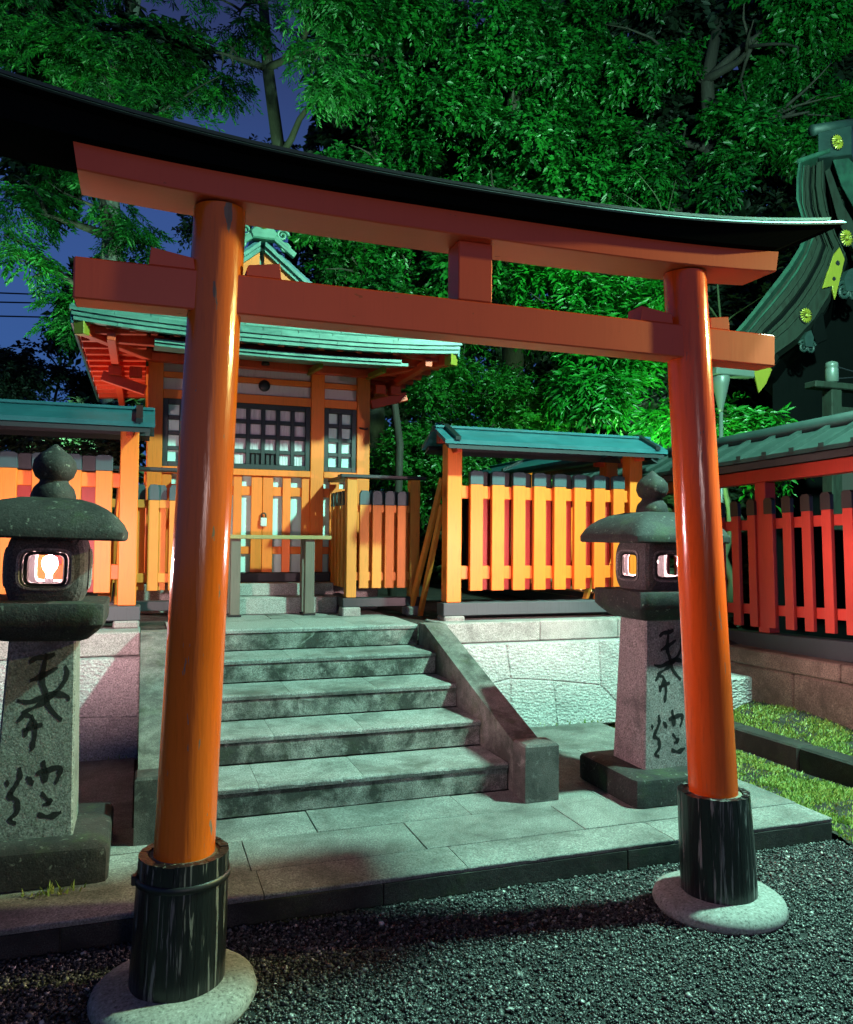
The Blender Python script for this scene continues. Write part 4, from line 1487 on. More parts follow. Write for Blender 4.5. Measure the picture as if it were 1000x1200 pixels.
# front soffit rafters
for k in range(19):
    x = -0.40 + 0.152 * k
    beam('rafter', hall, 'red_soffit', (x, 6.14, 2.955 + eave_lift(x) * 0.7), (x, 7.11, 3.18), 0.05, 0.05)
V = [(-0.48, 6.13, 3.005), (2.40, 6.13, 3.005), (2.40, 7.20, 3.26), (-0.48, 7.20, 3.26)]
piece('front_soffit', hall, (V + [(x, y, z + 0.012) for x, y, z in V], [[3, 2, 1, 0], [4, 5, 6, 7], [0, 1, 5, 4], [1, 2, 6, 5], [2, 3, 7, 6], [3, 0, 4, 7]]), 'plaster')
B('eave_purlin', hall, 'red_soffit', -0.40, 2.33, 6.42, 6.49, 2.925, 2.99, 0.004)
for x in (0.10, 0.60, 1.10, 1.80):
    B('purlin_peg', hall, 'gilt', x - 0.018, x + 0.018, 6.405, 6.419, 2.94, 2.976, 0.002)
# lower copper canopy under the main eave
for r_, (yo, za) in enumerate(((6.20, 2.875), (6.185, 2.900))):
    ed = np.linspace(0.055 - 0.0 * r_, 2.0 - 0.06 * r_, 8)
    for a, b in zip(ed[:-1], ed[1:]):
        lift = lambda x: 0.018 * abs((x - 1.03) / 0.97) ** 2
        V, F = [], []
        for x in (a + 0.001, b - 0.001):
            z = za + lift(x) - 0.02
            V += [(x, yo, z), (x, yo, z + 0.024), (x, 6.95, z + 0.155), (x, 6.95, z + 0.125)]
        F = [[0, 4, 5, 1], [1, 5, 6, 2], [3, 2, 6, 7], [0, 3, 7, 4], [0, 1, 2, 3], [7, 6, 5, 4]]
        piece('canopy_strip', hall, (V, F), 'copper_roof')
B('canopy_beam', hall, 'red_soffit', 0.04, 1.95, 7.02, 7.098, 2.93, 3.0, 0.004)
for x in (0.62, 1.36, 1.90):
    beam('canopy_bracket', hall, 'gilt', (x, 7.09, 2.94), (x, 6.55, 2.905), 0.035, 0.05)
# gable: dark red infill, bargeboards, layered copper verge, ridge ornament
GY = 7.26
piece('gable_wall', hall, prism_y([(0.955 - 0.80, 3.40), (0.955 + 0.80, 3.40), (0.955 + 0.02, 4.02), (0.955 - 0.02, 4.02)], 7.36, 7.42), 'red_dark')
for sgn in (-1, 1):
    us = np.linspace(0.02, 1.05, 9)
    def strip(nm, mat, zo0, zo1, y0, y1):
        poly = [(0.955 + sgn * u, side_z(u, 8) + zo1) for u in us] + [(0.955 + sgn * u, side_z(u, 8) + zo0) for u in us[::-1]]
        n = len(poly)
        V = [(x, y0, z) for x, z in poly] + [(x, y1, z) for x, z in poly]
        k = len(us)
        F = []
        for i in range(k - 1):
            a, b, c, d = i, i + 1, n - 2 - i, n - 1 - i
            q = [a, b, c, d]
            F += [q[::-1] if sgn > 0 else q, [n + v for v in (q if sgn > 0 else q[::-1])]]
        for i in range(n):
            F.append([i, (i + 1) % n, n + (i + 1) % n, n + i] if sgn > 0 else [n + i, n + (i + 1) % n, (i + 1) % n, i])
        piece(nm, hall, (V, F), mat)
    strip('bargeboard', 'vermilion', -0.15, -0.042, 7.235, 7.27)
    strip('verge_strip', 'copper_roof', -0.040, 0.0, 7.20, 7.30)
    strip('verge_strip', 'copper_roof', 0.002, 0.040, 7.17, 7.32)
    strip('verge_strip', 'copper_dark', 0.042, 0.075, 7.20, 7.40)
B('ridge_beam', hall, 'copper_dark', 0.955 - 0.08, 0.955 + 0.08, 7.22, 9.8, 4.09, 4.21, 0.012)
orn = piece('ridge_ornament', hall, prism_y([(0.955 + x, 4.10 + z) for x, z in ((-0.10, 0), (0.10, 0), (0.12, 0.06), (0.085, 0.10), (0.085, 0.16), (0.05, 0.20), (-0.05, 0.20), (-0.085, 0.16), (-0.085, 0.10), (-0.12, 0.06))], 7.12, 7.215, 0.012), 'copper_green')
V, F = lathe_data([(0.042, 0), (0.042, 0.008), (0.034, 0.014), (0.028, 0.008), (0.022, 0.014), (0.01, 0.016)], 24)
link('crest_disc', mesh('crest_disc', V, F, 'gilt', True), orn, (0.955, 7.118, 4.225), rot=(math.pi / 2, 0, 0))
for sgn in (-1, 1):
    for (ox, oz, sc) in ((0.165, 4.16, 0.055), (0.19, 4.05, 0.045)):
        pts, rad = [], []
        for q in range(22):
            a = q * 0.5
            rr = sc * (1 - q / 24)
            pts.append((0.955 + sgn * (ox + rr * math.cos(a)), 7.16, oz + rr * math.sin(a)))
            rad.append(0.016 * (1 - 0.5 * q / 22))
        V, F = tube_data(pts, rad, 8)
        piece('scroll', orn, (V, F), 'copper_green', True)
    beam('scroll_arm', orn, 'copper_green', (0.955 + sgn * 0.09, 7.16, 4.13), (0.955 + sgn * 0.28, 7.16, 3.99), 0.05, 0.05)

# ------------------------------------------------------------------ offering table
tb = E('offering_table', 'narrow wooden offering table on thin legs before the hall steps', 'table', (1.04, 6.6, ZT))
B('table_top', tb, 'table_wood', 0.635, 1.455, 6.50, 6.78, 1.468, 1.500, 0.004)
for x in (0.655, 1.245):
    for y in (6.525, 6.685):
        B('leg', tb, 'grey_wood', x, x + 0.078, y, y + 0.06, ZT + 0.012, 1.467, 0.004)
        B('leg_shoe', tb, 'iron', x - 0.01, x + 0.088, y - 0.01, y + 0.07, ZT - 0.001, ZT + 0.012, 0.002)

# ------------------------------------------------------------------ large hall gable on the right
def shear(V):   # the great hall stands skewed to the small one: its depth runs off to the right
    return [(x + 1.25 * (y - 6.9), y, z) for x, y, z in V]


gh = E('great_hall', 'large dark hall at the right edge, curved bargeboard with gilt crests', 'shrine hall', (7.6, 7.6, 0))
GYY = 7.0
piece('hall_wall', gh, (shear([(x, y, z) for y in (7.35, 11.5) for x, z in ((6.15, 0), (9.5, 0), (9.5, 3.4), (7.6, 4.9), (7.25, 4.8), (6.9, 3.9), (6.15, 3.4))]), [list(range(7)), list(range(7, 14))[::-1]] + [[i, 7 + i, 7 + (i + 1) % 7, (i + 1) % 7] for i in range(7)]), 'shaded_wood')
outer = [(6.71, 5.56), (6.68, 5.38), (6.68, 5.15), (6.74, 4.98), (6.80, 4.80), (6.72, 4.62), (6.58, 4.42), (6.42, 4.23), (6.26, 4.05), (6.10, 3.87), (5.98, 3.74), (5.86, 3.62)]
inner = [(7.02, 5.66), (7.02, 5.35), (7.08, 5.10), (7.20, 4.85), (7.33, 4.66), (7.24, 4.44), (7.08, 4.16), (6.88, 3.89), (6.64, 3.66), (6.37, 3.48), (6.22, 3.30), (6.06, 3.18)]


def board(nm, mat, fa, fb, y0, y1, parent=gh):
    mirror = None
    A = [((1 - fa) * o[0] + fa * i[0], (1 - fa) * o[1] + fa * i[1]) for o, i in zip(outer, inner)]
    C = [((1 - fb) * o[0] + fb * i[0], (1 - fb) * o[1] + fb * i[1]) for o, i in zip(outer, inner)]
    if mirror is not None:
        A = [(2 * mirror - x, z) for x, z in A]
        C = [(2 * mirror - x, z) for x, z in C]
    k = len(A)
    V = shear([(x, y0, z) for x, z in A + C] + [(x, y1, z) for x, z in A + C])
    F = []
    for i in range(k - 1):
        q = [i, i + 1, k + i + 1, k + i]
        if mirror is not None:
            q = q[::-1]
        F += [q, [2 * k + v for v in q[::-1]]]
        F += [[i + 1, i, 2 * k + i, 2 * k + i + 1], [k + i, k + i + 1, 3 * k + i + 1, 3 * k + i]]
    F += [[0, k, 3 * k, 2 * k], [k - 1, 3 * k - 1, 4 * k - 1, 2 * k - 1]]
    return piece(nm, parent, (V, F), mat)


board('roof_verge', 'copper_moss', -0.05, 0.03, 6.80, 10.5)
board('verge_moulding', 'hall_timber', 0.032, 0.36, 6.88, 7.02)
board('verge_moulding', 'shaded_wood', 0.362, 0.45, 6.92, 7.04)
board('verge_moulding', 'hall_timber', 0.452, 0.66, 6.90, 7.03)
board('bargeboard', 'hall_timber', 0.662, 1.0, 6.86, 6.98)
board('verge_bead', 'copper_moss', 0.10, 0.135, 6.862, 6.90)
board('verge_bead', 'hall_timber', 0.235, 0.265, 6.862, 6.90)
board('verge_bead', 'hall_timber', 0.52, 0.545, 6.875, 6.90)
board('verge_bead', 'hall_timber', 0.70, 0.725, 6.842, 6.87)
board('verge_bead', 'hall_timber', 0.95, 1.0, 6.842, 6.87)
board('roof_underside', 'shaded_wood', 0.5, 0.98, 7.05, 10.5)
def skew_plate(nm, poly, y0, y1, mat):
    V, F = prism_y(poly, y0, y1, 0.008)
    piece(nm, gh, (shear(V), F), mat)
skew_plate('verge_cap', [(6.66, 5.60), (6.66, 5.555), (6.72, 5.575), (7.12, 5.755), (7.12, 5.80)], 6.82, 7.0, 'copper_moss')
skew_plate('roof_slope', [(7.13, 5.74), (7.34, 5.80), (8.2, 5.25), (9.3, 3.9), (9.3, 3.4), (8.3, 4.45), (7.62, 5.0), (7.26, 5.45)], 6.90, 10.5, 'copper_moss')
skew_plate('bargeboard', [(7.03, 5.56), (7.10, 5.62), (7.30, 5.22), (7.62, 4.84), (8.3, 4.25), (9.2, 3.3), (9.2, 3.05), (8.2, 4.0), (7.50, 4.66), (7.22, 5.02)], 6.88, 6.98, 'hall_timber')
# ridge box with crest
skew_plate('ridge_box', [(6.95, 5.67), (7.43, 5.79), (7.43, 6.12), (6.95, 5.95)], 6.84, 7.4, 'copper_shade')
V, F = tube_data([(6.90, 6.95, 6.03), (7.55, 6.95, 6.22)], [0.06, 0.065], 12)
piece('ridge_tile', gh, (V, F), 'copper_shade', True)


def crest(parent, x, y, z, r):
    """sixteen petals round a boss on a dark disc"""
    V, F = lathe_data([(r * 1.02, 0), (r * 1.02, 0.012), (r * 0.1, 0.014)], 28)
    d = link('crest_disc', mesh('crest_disc', V, F, 'iron'), parent, (x, y, z), rot=(math.pi / 2, 0, 0))
    parts = []
    for k in range(16):
        a0 = 2 * math.pi * k / 16
        w_ = 0.145
        P = [(0.34, -w_ * 0.9, 0.016), (0.34, w_ * 0.9, 0.016), (0.86, w_, 0.018), (1.0, 0, 0.015), (0.86, -w_, 0.018), (0.62, 0, 0.040)]
        V = [(r * q[0] * math.cos(a0 + q[1]), r * q[0] * math.sin(a0 + q[1]), q[2]) for q in P]
        parts.append((V, [[0, 5, 4], [0, 1, 5], [1, 2, 5], [2, 3, 5], [3, 4, 5]]))
    V, F = lathe_data([(r * 0.26, 0.014), (r * 0.24, 0.034), (r * 0.08, 0.042)], 14)
    parts.append((V, F))
    V, F = join(parts)
    o = bpy.data.objects.new('crest_petals', mesh('crest_petals', V, F, 'gilt'))
    COL.objects.link(o)
    o.parent = d


crest(gh, 7.13, 6.835, 5.88, 0.085)
crest(gh, 7.27, 6.855, 4.84, 0.095)
crest(gh, 6.70, 6.855, 3.92, 0.085)
# gilt fitting plates on the bargeboard
piece('gilt_plate', gh, prism_y([(7.17, 4.72), (7.24, 4.60), (7.17, 4.36), (7.10, 4.14), (7.06, 4.28), (6.93, 4.24), (7.00, 4.42), (7.08, 4.62)], 6.835, 6.854, 0.004), 'gilt')
for x, z, r in ((7.135, 4.54, 0.028), (7.08, 4.36, 0.022)):
    V, F = lathe_data([(r, 0), (r, 0.006)], 12)
    link('plate_eyelet', mesh('plate_eyelet', V, F, 'iron'), gh, (x, 6.834, z), rot=(math.pi / 2, 0, 0))
piece('gilt_plate', gh, prism_y([(6.24, 3.30), (6.12, 3.36), (5.98, 3.33), (6.07, 3.04), (6.16, 3.14)], 6.835, 6.854, 0.004), 'gilt')


def pendant(x, z, s, y=6.93):
    parts = []
    for sgn in (-1, 1):
        pts, rad = [], []
        for q in range(24):
            a = q * 0.48 + 0.4
            rr = s * 0.55 * (1 - q / 27)
            pts.append((x + sgn * (s * 0.42 + rr * math.cos(a) * 0.9), y, z - s * 0.5 + rr * math.sin(a)))
            rad.append(s * 0.13 * (1 - 0.4 * q / 24))
        parts.append(tube_data(pts, rad, 8))
    parts.append(prism_y([(x - s * 0.35, z - 0.5 * s), (x + s * 0.35, z - 0.5 * s), (x + s * 0.5, z + 0.3 * s), (x + s * 0.2, z + 0.9 * s), (x - s * 0.2, z + 0.7 * s), (x - s * 0.5, z + 0.2 * s)], y - 0.03, y + 0.04))
    piece('gable_pendant', gh, join(parts), 'copper_shade')


pendant(6.77, 3.66, 0.13, 6.90)
pendant(7.36, 4.36, 0.19, 6.90)
# carved bracket end beyond the crest
piece('beam_nose', gh, prism_y([(6.88, 3.92), (7.00, 4.0), (7.06, 3.70), (6.92, 3.64), (6.86, 3.76)], 6.90, 7.05, 0.01), 'shaded_wood')

# veranda post and rails of the great hall
vr = E('veranda_railing', 'grey wooden veranda railing post with round cap, beyond the right fence', 'railing', (6.42, 6.2, 2.2))
B('post', vr, 'hall_timber', 6.33, 6.46, 6.14, 6.27, 1.6, 2.98, 0.008)
V, F = lathe_data([(0.05, 0), (0.062, 0.015), (0.062, 0.13), (0.055, 0.15), (0.062, 0.16), (0.055, 0.20), (0.02, 0.215)], 20)
link('post_cap', mesh('post_cap', V, F, 'lamp_green', True), vr, (6.395, 6.205, 3.055))
B('handrail', vr, 'hall_timber', 6.12, 7.6, 6.13, 6.28, 2.985, 3.05, 0.01)
for z in (2.45, 2.75):
    B('rail', vr, 'hall_timber', 6.461, 7.6, 6.17, 6.24, z, z + 0.07, 0.006)
B('panel', vr, 'dark_wood', 6.462, 7.6, 6.20, 6.22, 1.6, 2.44, 0.004)
beam('wire', vr, 'iron', (6.45, 6.2, 3.22), (7.5, 6.2, 3.06), 0.012, 0.012)
beam('wire', vr, 'iron', (6.45, 6.2, 3.10), (7.5, 6.2, 3.24), 0.012, 0.012)

# lamp post beyond the fence
lp = E('lamp_post', 'slim grey green lamp post with cone cup and flat arm, behind the right gate pillar', 'lamp post', (5.36, 6.57, ZT))
V, F = tube_data([(5.37, 6.57, 0.5), (5.365, 6.57, 2.78)], [0.022, 0.020], 14)
piece('post', lp, (V, F), 'lamp_green', True)
V, F = lathe_data([(0.024, 2.76), (0.028, 2.80), (0.075, 3.02), (0.088, 3.10), (0.08, 3.11)], 20)
piece('lamp_cup', lp, ([(x + 5.362, y + 6.57, z) for x, y, z in V], F), 'lamp_green', True)
B('lamp_arm', lp, 'lamp_green', 5.26, 5.72, 6.50, 6.64, 3.115, 3.20, 0.01)
B('lamp_head', lp, 'lamp_green', 5.20, 5.40, 6.48, 6.66, 3.202, 3.26, 0.015)

# overhead cables on the left
cb = E('overhead_cables', 'three black overhead cables crossing the night sky at the left', 'cables', (-2.5, 22, 7.3))
for z0, z1 in ((7.89, 8.02), (7.66, 7.83), (7.31, 7.46)):
    pts = [(-14 + 18 * q / 12, 22.6 - 0.03 * q, z0 - 0.1 + (z1 - z0) * (q - 7) / 2 - 0.35 * (1 - ((q - 6) / 6) ** 2)) for q in range(13)]
    V, F = tube_data(pts, [0.018] * 13, 6)
    piece('cable', cb, (V, F), 'cable', True)

# ------------------------------------------------------------------ vegetation
def norm(a):
    return a / np.maximum(1e-9, np.linalg.norm(a, axis=-1, keepdims=True))


def leaf_tris(c, d, nrm, L, Wd, fold=0.25):
    """diamond leaves folded along the midrib"""
    d = norm(d)
    s = norm(np.cross(d, nrm))
    n2 = np.cross(s, d)
    L = L[:, None]
    Wd = Wd[:, None]
    tip = c + d * L - n2 * L * 0.10
    mid = c + d * L * 0.45
    P = np.stack([c, mid + s * Wd / 2 + n2 * Wd * fold, tip, mid - s * Wd / 2 + n2 * Wd * fold], 1)
    n = len(c)
    tri = np.array([(0, 1, 2), (0, 2, 3)])
    return P.reshape(-1, 3), (tri[None] + (np.arange(n) * 4)[:, None, None]).reshape(-1, 3)


def clumps_in(blobs, per_pad=22, flat=0.42):
    """blobs: (cx,cy,cz, rx,ry,rz, count); each blob is a handful of leafy pads with gaps between them"""
    C, O = [], []
    for cx, cy, cz, rx, ry, rz, k in blobs:
        m = max(3, k // per_pad)
        d = norm(RNG.normal(size=(m, 3)))
        r = RNG.uniform(0.35, 1.05, m) ** 0.6
        R3 = np.array([rx, ry, rz])
        pad = d * r[:, None] * R3
        i = RNG.integers(0, m, k)
        sp = 0.25 * (rx * ry * rz) ** (1 / 3)
        loc = RNG.normal(size=(k, 3)) * sp * np.array([1, 1, flat])
        C.append(pad[i] + loc + np.array([cx, cy, cz]))
        O.append(norm(norm(d / R3)[i] * 0.6 + norm(loc) * 0.8))
    return np.concatenate(C), np.concatenate(O)


def broad_leaves(blobs, L, W, twigs=5, per=9, tw=0.35, droop=0.35, jitter=0.5):
    C, O = clumps_in(blobs)
    n = len(C)
    td = norm(O[:, None, :] * 0.7 + RNG.normal(size=(n, twigs, 3)) * 0.6 + np.array([0, 0, -droop * 0.4]))
    base = C[:, None, :] + RNG.normal(size=(n, twigs, 3)) * 0.03
    s = np.linspace(0.12, 1.0, per)[None, None, :, None]
    ln = RNG.uniform(0.6, 1.1, (n, twigs, 1, 1)) * tw
    pos = base[:, :, None, :] + td[:, :, None, :] * s * ln + np.array([0, 0, -1.0]) * (s ** 2) * ln * droop
    side = norm(np.cross(td, np.array([0.05, 0.02, 1.0])))
    sg = np.where(np.arange(per) % 2 == 0, 1, -1)[None, None, :, None]
    ld = norm(td[:, :, None, :] * 0.75 + side[:, :, None, :] * sg * 0.8 + RNG.normal(size=pos.shape) * 0.3 * jitter + np.array([0, 0, -0.25]))
    nr = norm(np.array([0, -0.35, 0.7]) + RNG.normal(size=pos.shape) * 0.5 + O[:, None, None, :] * 0.5)
    pos, ld, nr = pos.reshape(-1, 3), ld.reshape(-1, 3), nr.reshape(-1, 3)
    m = len(pos)
    sz = RNG.uniform(0.5, 1.25, m)
    P, T = leaf_tris(pos, ld, nr, L * sz, W * sz)
    tone = np.repeat(np.clip(np.repeat(RNG.random(n), twigs * per) * 0.6 + RNG.random(m) * 0.4, 0, 1), 4)
    return P, T, tone


def cedar_leaves(blobs, fan=0.44, L=0.10, W=0.030, ribs=7, per=7):
    """drooping flat fans: a rib axis with side branchlets of scale-like leaves"""
    C, O = clumps_in(blobs)
    n = len(C)
    ax = norm(O * np.array([1, 1, 0.4]) + RNG.normal(size=(n, 3)) * 0.35 + np.array([0, 0, -0.75]))
    side = norm(np.cross(ax, np.array([0.1, 0.05, 1.0]) + RNG.normal(size=(n, 3)) * 0.25))
    sz = RNG.uniform(0.6, 1.15, n)[:, None, None, None]
    r = np.arange(ribs)
    t_ = ((r + 1) / ribs)[None, :, None, None]
    sg = np.where(r % 2 == 0, 1, -1)[None, :, None, None]
    start = C[:, None, None, :] + ax[:, None, None, :] * t_ * fan * sz
    bd = norm(ax[:, None, None, :] * 0.85 + side[:, None, None, :] * sg * 0.7)
    s = ((np.arange(per) + 0.5) / per)[None, None, :, None]
    bl = fan * 0.55 * (1.1 - 0.6 * t_) * sz
    pos = start + bd * s * bl + np.array([0, 0, -0.22]) * s ** 2 * bl
    lg = np.where(np.arange(per) % 2 == 0, 1, -1)[None, None, :, None]
    perp = norm(np.cross(bd, np.array([0, 0, 1.0])))
    ld = norm(bd + perp * lg * 0.65 + RNG.normal(size=pos.shape) * 0.18 + np.array([0, 0, -0.12]))
    nr = norm(np.array([0, -0.5, 0.45]) + RNG.normal(size=pos.shape) * 0.4 + O[:, None, None, :] * 0.8)
    pos, ld, nr = pos.reshape(-1, 3), np.broadcast_to(ld, pos.shape).reshape(-1, 3), nr.reshape(-1, 3)
    m = len(pos)
    q = RNG.uniform(0.7, 1.2, m)
    P, T = leaf_tris(pos, ld, nr, L * q, W * q, 0.15)
    tone = np.repeat(np.clip(np.repeat(RNG.random(n), ribs * per) * 0.65 + RNG.random(m) * 0.35, 0, 1), 4)
    return P, T, tone


def limb(p0, p1, bend=0.15, k=7):
    p0, p1 = Vector(p0), Vector(p1)
    L = (p1 - p0).length
    off = Vector((random.uniform(-1, 1), random.uniform(-1, 1), random.uniform(0, 1))) * bend * L
    return [p0.lerp(p1, i / (k - 1)) + off * math.sin(math.pi * i / (k - 1)) + Vector((random.gauss(0, 0.012), random.gauss(0, 0.012), 0)) * L for i in range(k)]


def tree(name, label, cat, base, trunk_top, r0, blobs, kind, mat, bark='bark', group=None, limbs=True, twigs_bare=None, **kw):
    T = E(name, label, cat, base, group)
    parts = []
    tp = limb(base, trunk_top, 0.04, 9)
    parts.append(tube_data(tp, [r0 * (1.25 if i == 0 else 1 - 0.65 * i / 8) for i in range(9)], 12))
    piece('trunk', T, join(parts), bark, True)
    if limbs:
        for (cx, cy, cz, rx, ry, rz, k) in blobs:
            j = min(range(9), key=lambda q: abs(tp[q].z - (cz - 0.4 * rz)))
            j = max(3, min(7, j))
            pts = limb(tp[j], (cx, cy, cz), 0.1)
            rr = r0 * 0.34
            lp_ = [tube_data(pts, [rr * (1 - 0.8 * i / 6) for i in range(7)], 7)]
            for _ in range(4):
                e_ = Vector((cx, cy, cz)) + Vector((random.gauss(0, rx * 0.5), random.gauss(0, ry * 0.5), random.gauss(0, rz * 0.5)))
                q2 = limb(pts[random.randint(3, 5)], e_, 0.12, 5)
                lp_.append(tube_data(q2, [rr * 0.4 * (1 - 0.8 * i / 4) for i in range(5)], 5))
            piece('branch', T, join(lp_), 'bark', True)
    P, TR, tone = (cedar_leaves if kind == 'cedar' else broad_leaves)(blobs, **kw)
    add_np('crown', P, TR, mat, tone, T)
    return T


G_GROVE = 'trees of the dark grove behind the shrine'
# left: tall cedar with drooping sprays
tree('cedar_tree', 'tall cedar with drooping lit sprays left of the hall, pale trunk showing below', 'tree', (-0.40, 14.8, 0.8), (-0.30, 14.6, 11.5), 0.26,
     [(-1.5, 14.0, 8.6, 1.0, 0.8, 0.9, 150), (-0.3, 13.7, 9.3, 0.9, 0.7, 0.8, 130), (0.15, 13.3, 8.0, 0.75, 0.6, 0.65, 110), (-0.9, 14.0, 7.2, 0.8, 0.6, 0.6, 80),
      (-1.75, 14.1, 6.6, 0.55, 0.5, 0.5, 60), (-0.75, 14.0, 5.6, 0.55, 0.5, 0.75, 120), (-1.95, 13.4, 5.7, 0.35, 0.4, 0.45, 45), (-2.0, 14.1, 9.9, 1.0, 0.8, 0.9, 120), (-0.6, 13.9, 10.6, 1.2, 0.8, 0.7, 120),
      (-0.35, 13.9, 6.45, 0.35, 0.35, 0.35, 30), (0.1, 14.5, 6.4, 0.30, 0.3, 0.2, 10)], 'cedar', 'leaf_cedar', 'bark_pale')
tree('cedar_tree', 'cedar with a bright spray of foliage hanging over the middle of the gate', 'tree', (2.0, 15.2, 0.8), (2.0, 14.6, 12.5), 0.2,
     [(2.45, 11.7, 8.7, 0.42, 0.4, 0.45, 70), (2.25, 11.8, 9.5, 0.5, 0.4, 0.4, 60), (1.0, 14.0, 9.7, 0.75, 0.6, 0.6, 70), (1.4, 14.3, 10.6, 0.9, 0.6, 0.4, 60), (2.9, 12.4, 9.5, 0.3, 0.4, 0.6, 20)], 'cedar', 'leaf_cedar')
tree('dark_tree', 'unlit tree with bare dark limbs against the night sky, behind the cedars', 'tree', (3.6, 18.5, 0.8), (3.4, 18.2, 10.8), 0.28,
     [(2.0, 18.4, 9.6, 1.2, 0.8, 0.9, 130), (3.2, 18.2, 9.2, 1.2, 0.8, 0.9, 130), (4.2, 17.5, 10.4, 0.8, 0.7, 0.9, 80), (1.2, 18.6, 8.8, 0.9, 0.8, 0.7, 70), (4.6, 18.2, 8.6, 1.2, 0.8, 1.2, 140), (3.3, 18.4, 7.4, 1.5, 0.8, 0.9, 140)], 'broad', 'leaf_shaded', L=0.13, W=0.06, twigs=5, per=8, tw=0.4)
# grove behind the hall and the right fence
B_KW = dict(L=0.105, W=0.056, twigs=7, per=9, tw=0.29, droop=0.15)
tree('broadleaf_tree', 'dark broadleaf tree rising directly behind the hall roof', 'tree', (3.4, 13.2, 0.8), (3.5, 12.8, 9.5), 0.22,
     [(3.6, 12.4, 9.3, 1.0, 0.8, 1.0, 150), (3.5, 12.5, 7.5, 0.9, 0.7, 0.9, 130), (2.9, 11.8, 5.7, 0.7, 0.6, 0.7, 90), (3.9, 11.6, 5.4, 0.8, 0.6, 0.8, 100), (4.3, 12.2, 8.3, 0.8, 0.7, 0.8, 100)], 'broad', 'leaf_broad', group=G_GROVE, **B_KW)
tree('broadleaf_tree', 'leafy broadleaf tree above the middle strut of the gate', 'tree', (5.6, 12.6, 0.8), (5.6, 12.1, 10), 0.24,
     [(5.4, 11.7, 8.2, 1.1, 0.8, 0.9, 170), (5.0, 11.9, 9.5, 1.0, 0.8, 0.9, 140), (6.0, 11.6, 6.9, 0.9, 0.7, 0.9, 140), (4.7, 11.2, 5.6, 0.7, 0.6, 0.8, 90), (6.3, 11.6, 9.2, 0.9, 0.8, 0.9, 120), (5.1, 11.6, 6.8, 0.7, 0.6, 0.6, 80)], 'broad', 'leaf_broad', group=G_GROVE, **B_KW)
tree('broadleaf_tree', 'broadleaf tree filling the top right corner, leafy boughs above the great hall ridge', 'tree', (8.8, 11.2, 0.8), (8.7, 10.7, 10), 0.24,
     [(7.4, 11.0, 9.5, 1.0, 0.8, 0.8, 150), (8.6, 9.7, 9.0, 1.0, 0.8, 0.8, 150), (9.5, 9.3, 9.6, 0.9, 0.7, 0.8, 110), (7.6, 11.2, 7.9, 0.8, 0.6, 0.5, 70), (8.4, 9.9, 7.6, 0.6, 0.5, 0.5, 50), (9.3, 9.4, 7.9, 0.6, 0.5, 0.6, 70), (7.0, 10.9, 7.0, 0.6, 0.5, 0.5, 60)], 'broad', 'leaf_broad', group=G_GROVE, **B_KW)
tree('laurel_tree', 'bright glossy laurel with long leaves just behind the right roofed fence', 'tree', (5.0, 9.4, 0.8), (5.0, 9.0, 4.4), 0.08,
     [(4.85, 8.5, 3.55, 0.55, 0.45, 0.55, 95), (5.4, 8.2, 4.0, 0.5, 0.4, 0.5, 85), (4.7, 8.9, 4.5, 0.55, 0.45, 0.45, 80), (5.6, 8.2, 3.1, 0.45, 0.4, 0.5, 60), (5.3, 8.8, 4.9, 0.5, 0.4, 0.3, 50)], 'broad', 'leaf_laurel', 'bark_green', L=0.135, W=0.036, twigs=5, per=9, tw=0.30, droop=0.6)
tree('laurel_tree', 'small dim laurel beside the lamp post, right of the gate pillar', 'tree', (6.0, 7.2, 0.8), (5.95, 7.1, 2.8), 0.05,
     [(5.85, 7.0, 2.65, 0.42, 0.35, 0.35, 50), (6.3, 6.9, 2.5, 0.3, 0.3, 0.25, 22)], 'broad', 'leaf_laurel', 'bark_green', L=0.12, W=0.034, twigs=5, per=8, tw=0.28, droop=0.6)
tree('round_shrub', 'dense small leaved shrub lit green between the hall and the right roofed fence', 'shrub', (3.9, 9.8, 0.8), (3.9, 9.6, 3.2), 0.07,
     [(3.3, 9.4, 3.0, 0.6, 0.5, 0.6, 260), (4.1, 9.2, 2.9, 0.6, 0.5, 0.6, 260), (4.0, 9.9, 3.7, 0.65, 0.5, 0.5, 230), (3.4, 9.8, 3.6, 0.5, 0.5, 0.4, 150), (4.6, 9.2, 2.6, 0.5, 0.4, 0.5, 160), (3.3, 9.2, 2.2, 0.7, 0.4, 0.5, 160)], 'broad', 'leaf_small', L=0.055, W=0.028, twigs=6, per=9, tw=0.17, droop=0.1)
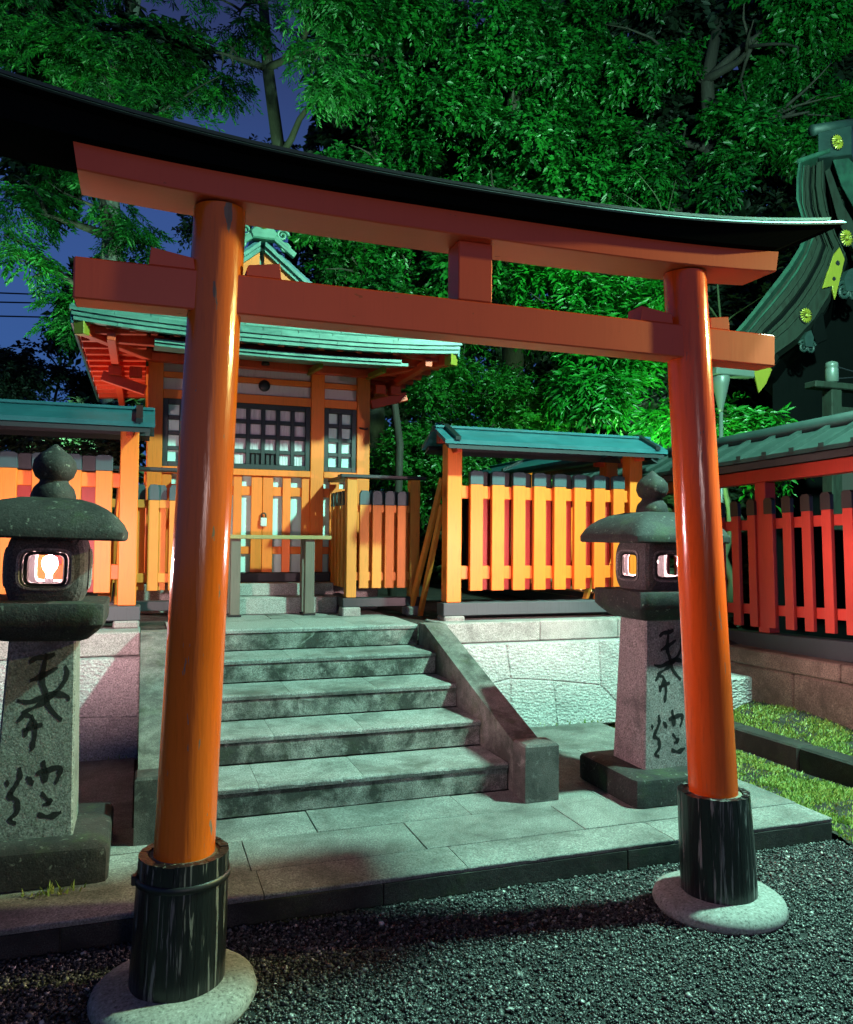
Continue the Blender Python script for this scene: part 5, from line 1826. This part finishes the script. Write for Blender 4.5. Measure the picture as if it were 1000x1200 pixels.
# dark backing of the grove, one mass
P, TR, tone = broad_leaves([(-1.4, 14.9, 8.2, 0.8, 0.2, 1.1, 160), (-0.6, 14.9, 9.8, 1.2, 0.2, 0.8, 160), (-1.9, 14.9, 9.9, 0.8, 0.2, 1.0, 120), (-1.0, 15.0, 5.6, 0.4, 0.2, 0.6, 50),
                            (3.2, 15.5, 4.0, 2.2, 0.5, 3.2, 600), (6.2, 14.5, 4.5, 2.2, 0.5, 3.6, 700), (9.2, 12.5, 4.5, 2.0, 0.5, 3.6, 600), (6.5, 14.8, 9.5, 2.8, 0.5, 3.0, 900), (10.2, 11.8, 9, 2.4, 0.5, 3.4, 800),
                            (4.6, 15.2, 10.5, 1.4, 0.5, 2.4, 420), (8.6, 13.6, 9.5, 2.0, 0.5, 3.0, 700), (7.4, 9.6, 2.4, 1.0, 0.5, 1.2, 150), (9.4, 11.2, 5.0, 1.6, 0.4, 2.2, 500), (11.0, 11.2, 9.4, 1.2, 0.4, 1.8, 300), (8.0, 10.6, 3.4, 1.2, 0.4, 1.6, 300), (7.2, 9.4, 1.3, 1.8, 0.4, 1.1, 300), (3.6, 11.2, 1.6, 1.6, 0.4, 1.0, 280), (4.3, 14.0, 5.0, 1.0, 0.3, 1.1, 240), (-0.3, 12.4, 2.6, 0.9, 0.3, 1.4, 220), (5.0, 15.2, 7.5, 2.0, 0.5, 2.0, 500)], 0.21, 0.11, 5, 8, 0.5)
add_np('grove_foliage', P, TR, 'leaf_shaded', tone, kind='stuff', label='dark mass of unlit foliage at the back of the grove', cat='foliage')
# left: dark hedge, loose shrub, leaves behind the left fence
tree('dark_hedge', 'dark clipped hedge beyond the left fence, below the cables', 'hedge', (-2.1, 16.6, 0.8), (-2.1, 16.5, 3.8), 0.1,
     [(-2.6, 16.5, 4.2, 0.8, 0.5, 0.6, 200), (-1.7, 16.5, 4.2, 0.9, 0.5, 0.55, 220), (-2.1, 16.4, 3.2, 1.4, 0.5, 0.7, 240), (-0.8, 16.5, 3.6, 0.8, 0.5, 0.7, 140)], 'broad', 'leaf_shaded', L=0.08, W=0.045, twigs=6, per=8, tw=0.22, limbs=False)
tree('loose_shrub', 'loose twiggy shrub with round dark leaves against the sky at the left', 'shrub', (-1.6, 17.4, 0.8), (-1.6, 17.3, 5.2), 0.05,
     [(-1.75, 17.4, 5.7, 0.30, 0.3, 0.35, 9), (-1.3, 17.4, 5.5, 0.25, 0.3, 0.45, 9), (-2.05, 17.4, 5.2, 0.25, 0.3, 0.25, 8)], 'broad', 'leaf_shaded', L=0.14, W=0.085, twigs=4, per=5, tw=0.32)
tree('garden_shrub', 'dim shrub behind the left roofed fence pickets', 'shrub', (-1.1, 9.9, 0.8), (-1.1, 9.8, 1.9), 0.05,
     [(-1.6, 9.9, 2.3, 0.5, 0.4, 0.5, 60), (-0.9, 9.9, 2.4, 0.5, 0.4, 0.55, 70), (-0.4, 10.2, 2.2, 0.4, 0.4, 0.5, 40)], 'broad', 'leaf_shaded', L=0.08, W=0.04, twigs=5, per=8, tw=0.25)
# thin bare saplings lit in front of the dark grove
for (bx, by, lab) in ((7.35, 10.1, 'thin bare pale sapling left of a second, above the right end of the gate'), (7.95, 9.9, 'thin bare pale sapling nearest the great hall, many forked twigs')):
    sp = E('sapling', lab, 'sapling', (bx, by, 0.8))
    p0 = Vector((bx, by, 0.8))
    tp = limb(p0, (bx + 0.05, by, 6.9), 0.015, 9)
    V, F = tube_data(tp, [0.035 * (1 - 0.75 * i / 8) for i in range(9)], 8)
    piece('trunk', sp, (V, F), 'bark_green', True)
    for k in range(8):
        j = random.randint(4, 7)
        sd = random.choice((-1, 1))
        q2 = limb(tp[j], tp[j] + Vector((sd * random.uniform(0.3, 0.9), random.uniform(-0.2, 0.2), random.uniform(0.4, 0.9))), 0.08, 6)
        piece('branch', sp, tube_data(q2, [0.014 * (1 - 0.75 * i / 5) for i in range(6)], 6), 'bark_green', True)
    P, TR, tone = broad_leaves([(bx, by, 7.0, 0.5, 0.4, 0.35, 26)], 0.12, 0.05, 4, 7, 0.3)
    add_np('crown', P, TR, 'leaf_broad', tone, sp)
# pale slim trunk behind the low fence
V, F = tube_data(limb((2.62, 8.6, 0.8), (2.60, 8.55, 4.2), 0.01, 7), [0.05, 0.05, 0.045, 0.045, 0.04, 0.04, 0.035], 10)
ps = E('slim_tree', 'slim pale trunk between the hall corner and the green shrub', 'tree', (2.62, 8.6, 0.8))
piece('trunk', ps, (V, F), 'bark', True)
P, TR, tone = broad_leaves([(2.6, 8.6, 3.9, 0.3, 0.3, 0.35, 30)], 0.09, 0.035, 4, 8, 0.22)
add_np('crown', P, TR, 'leaf_small', tone, ps)
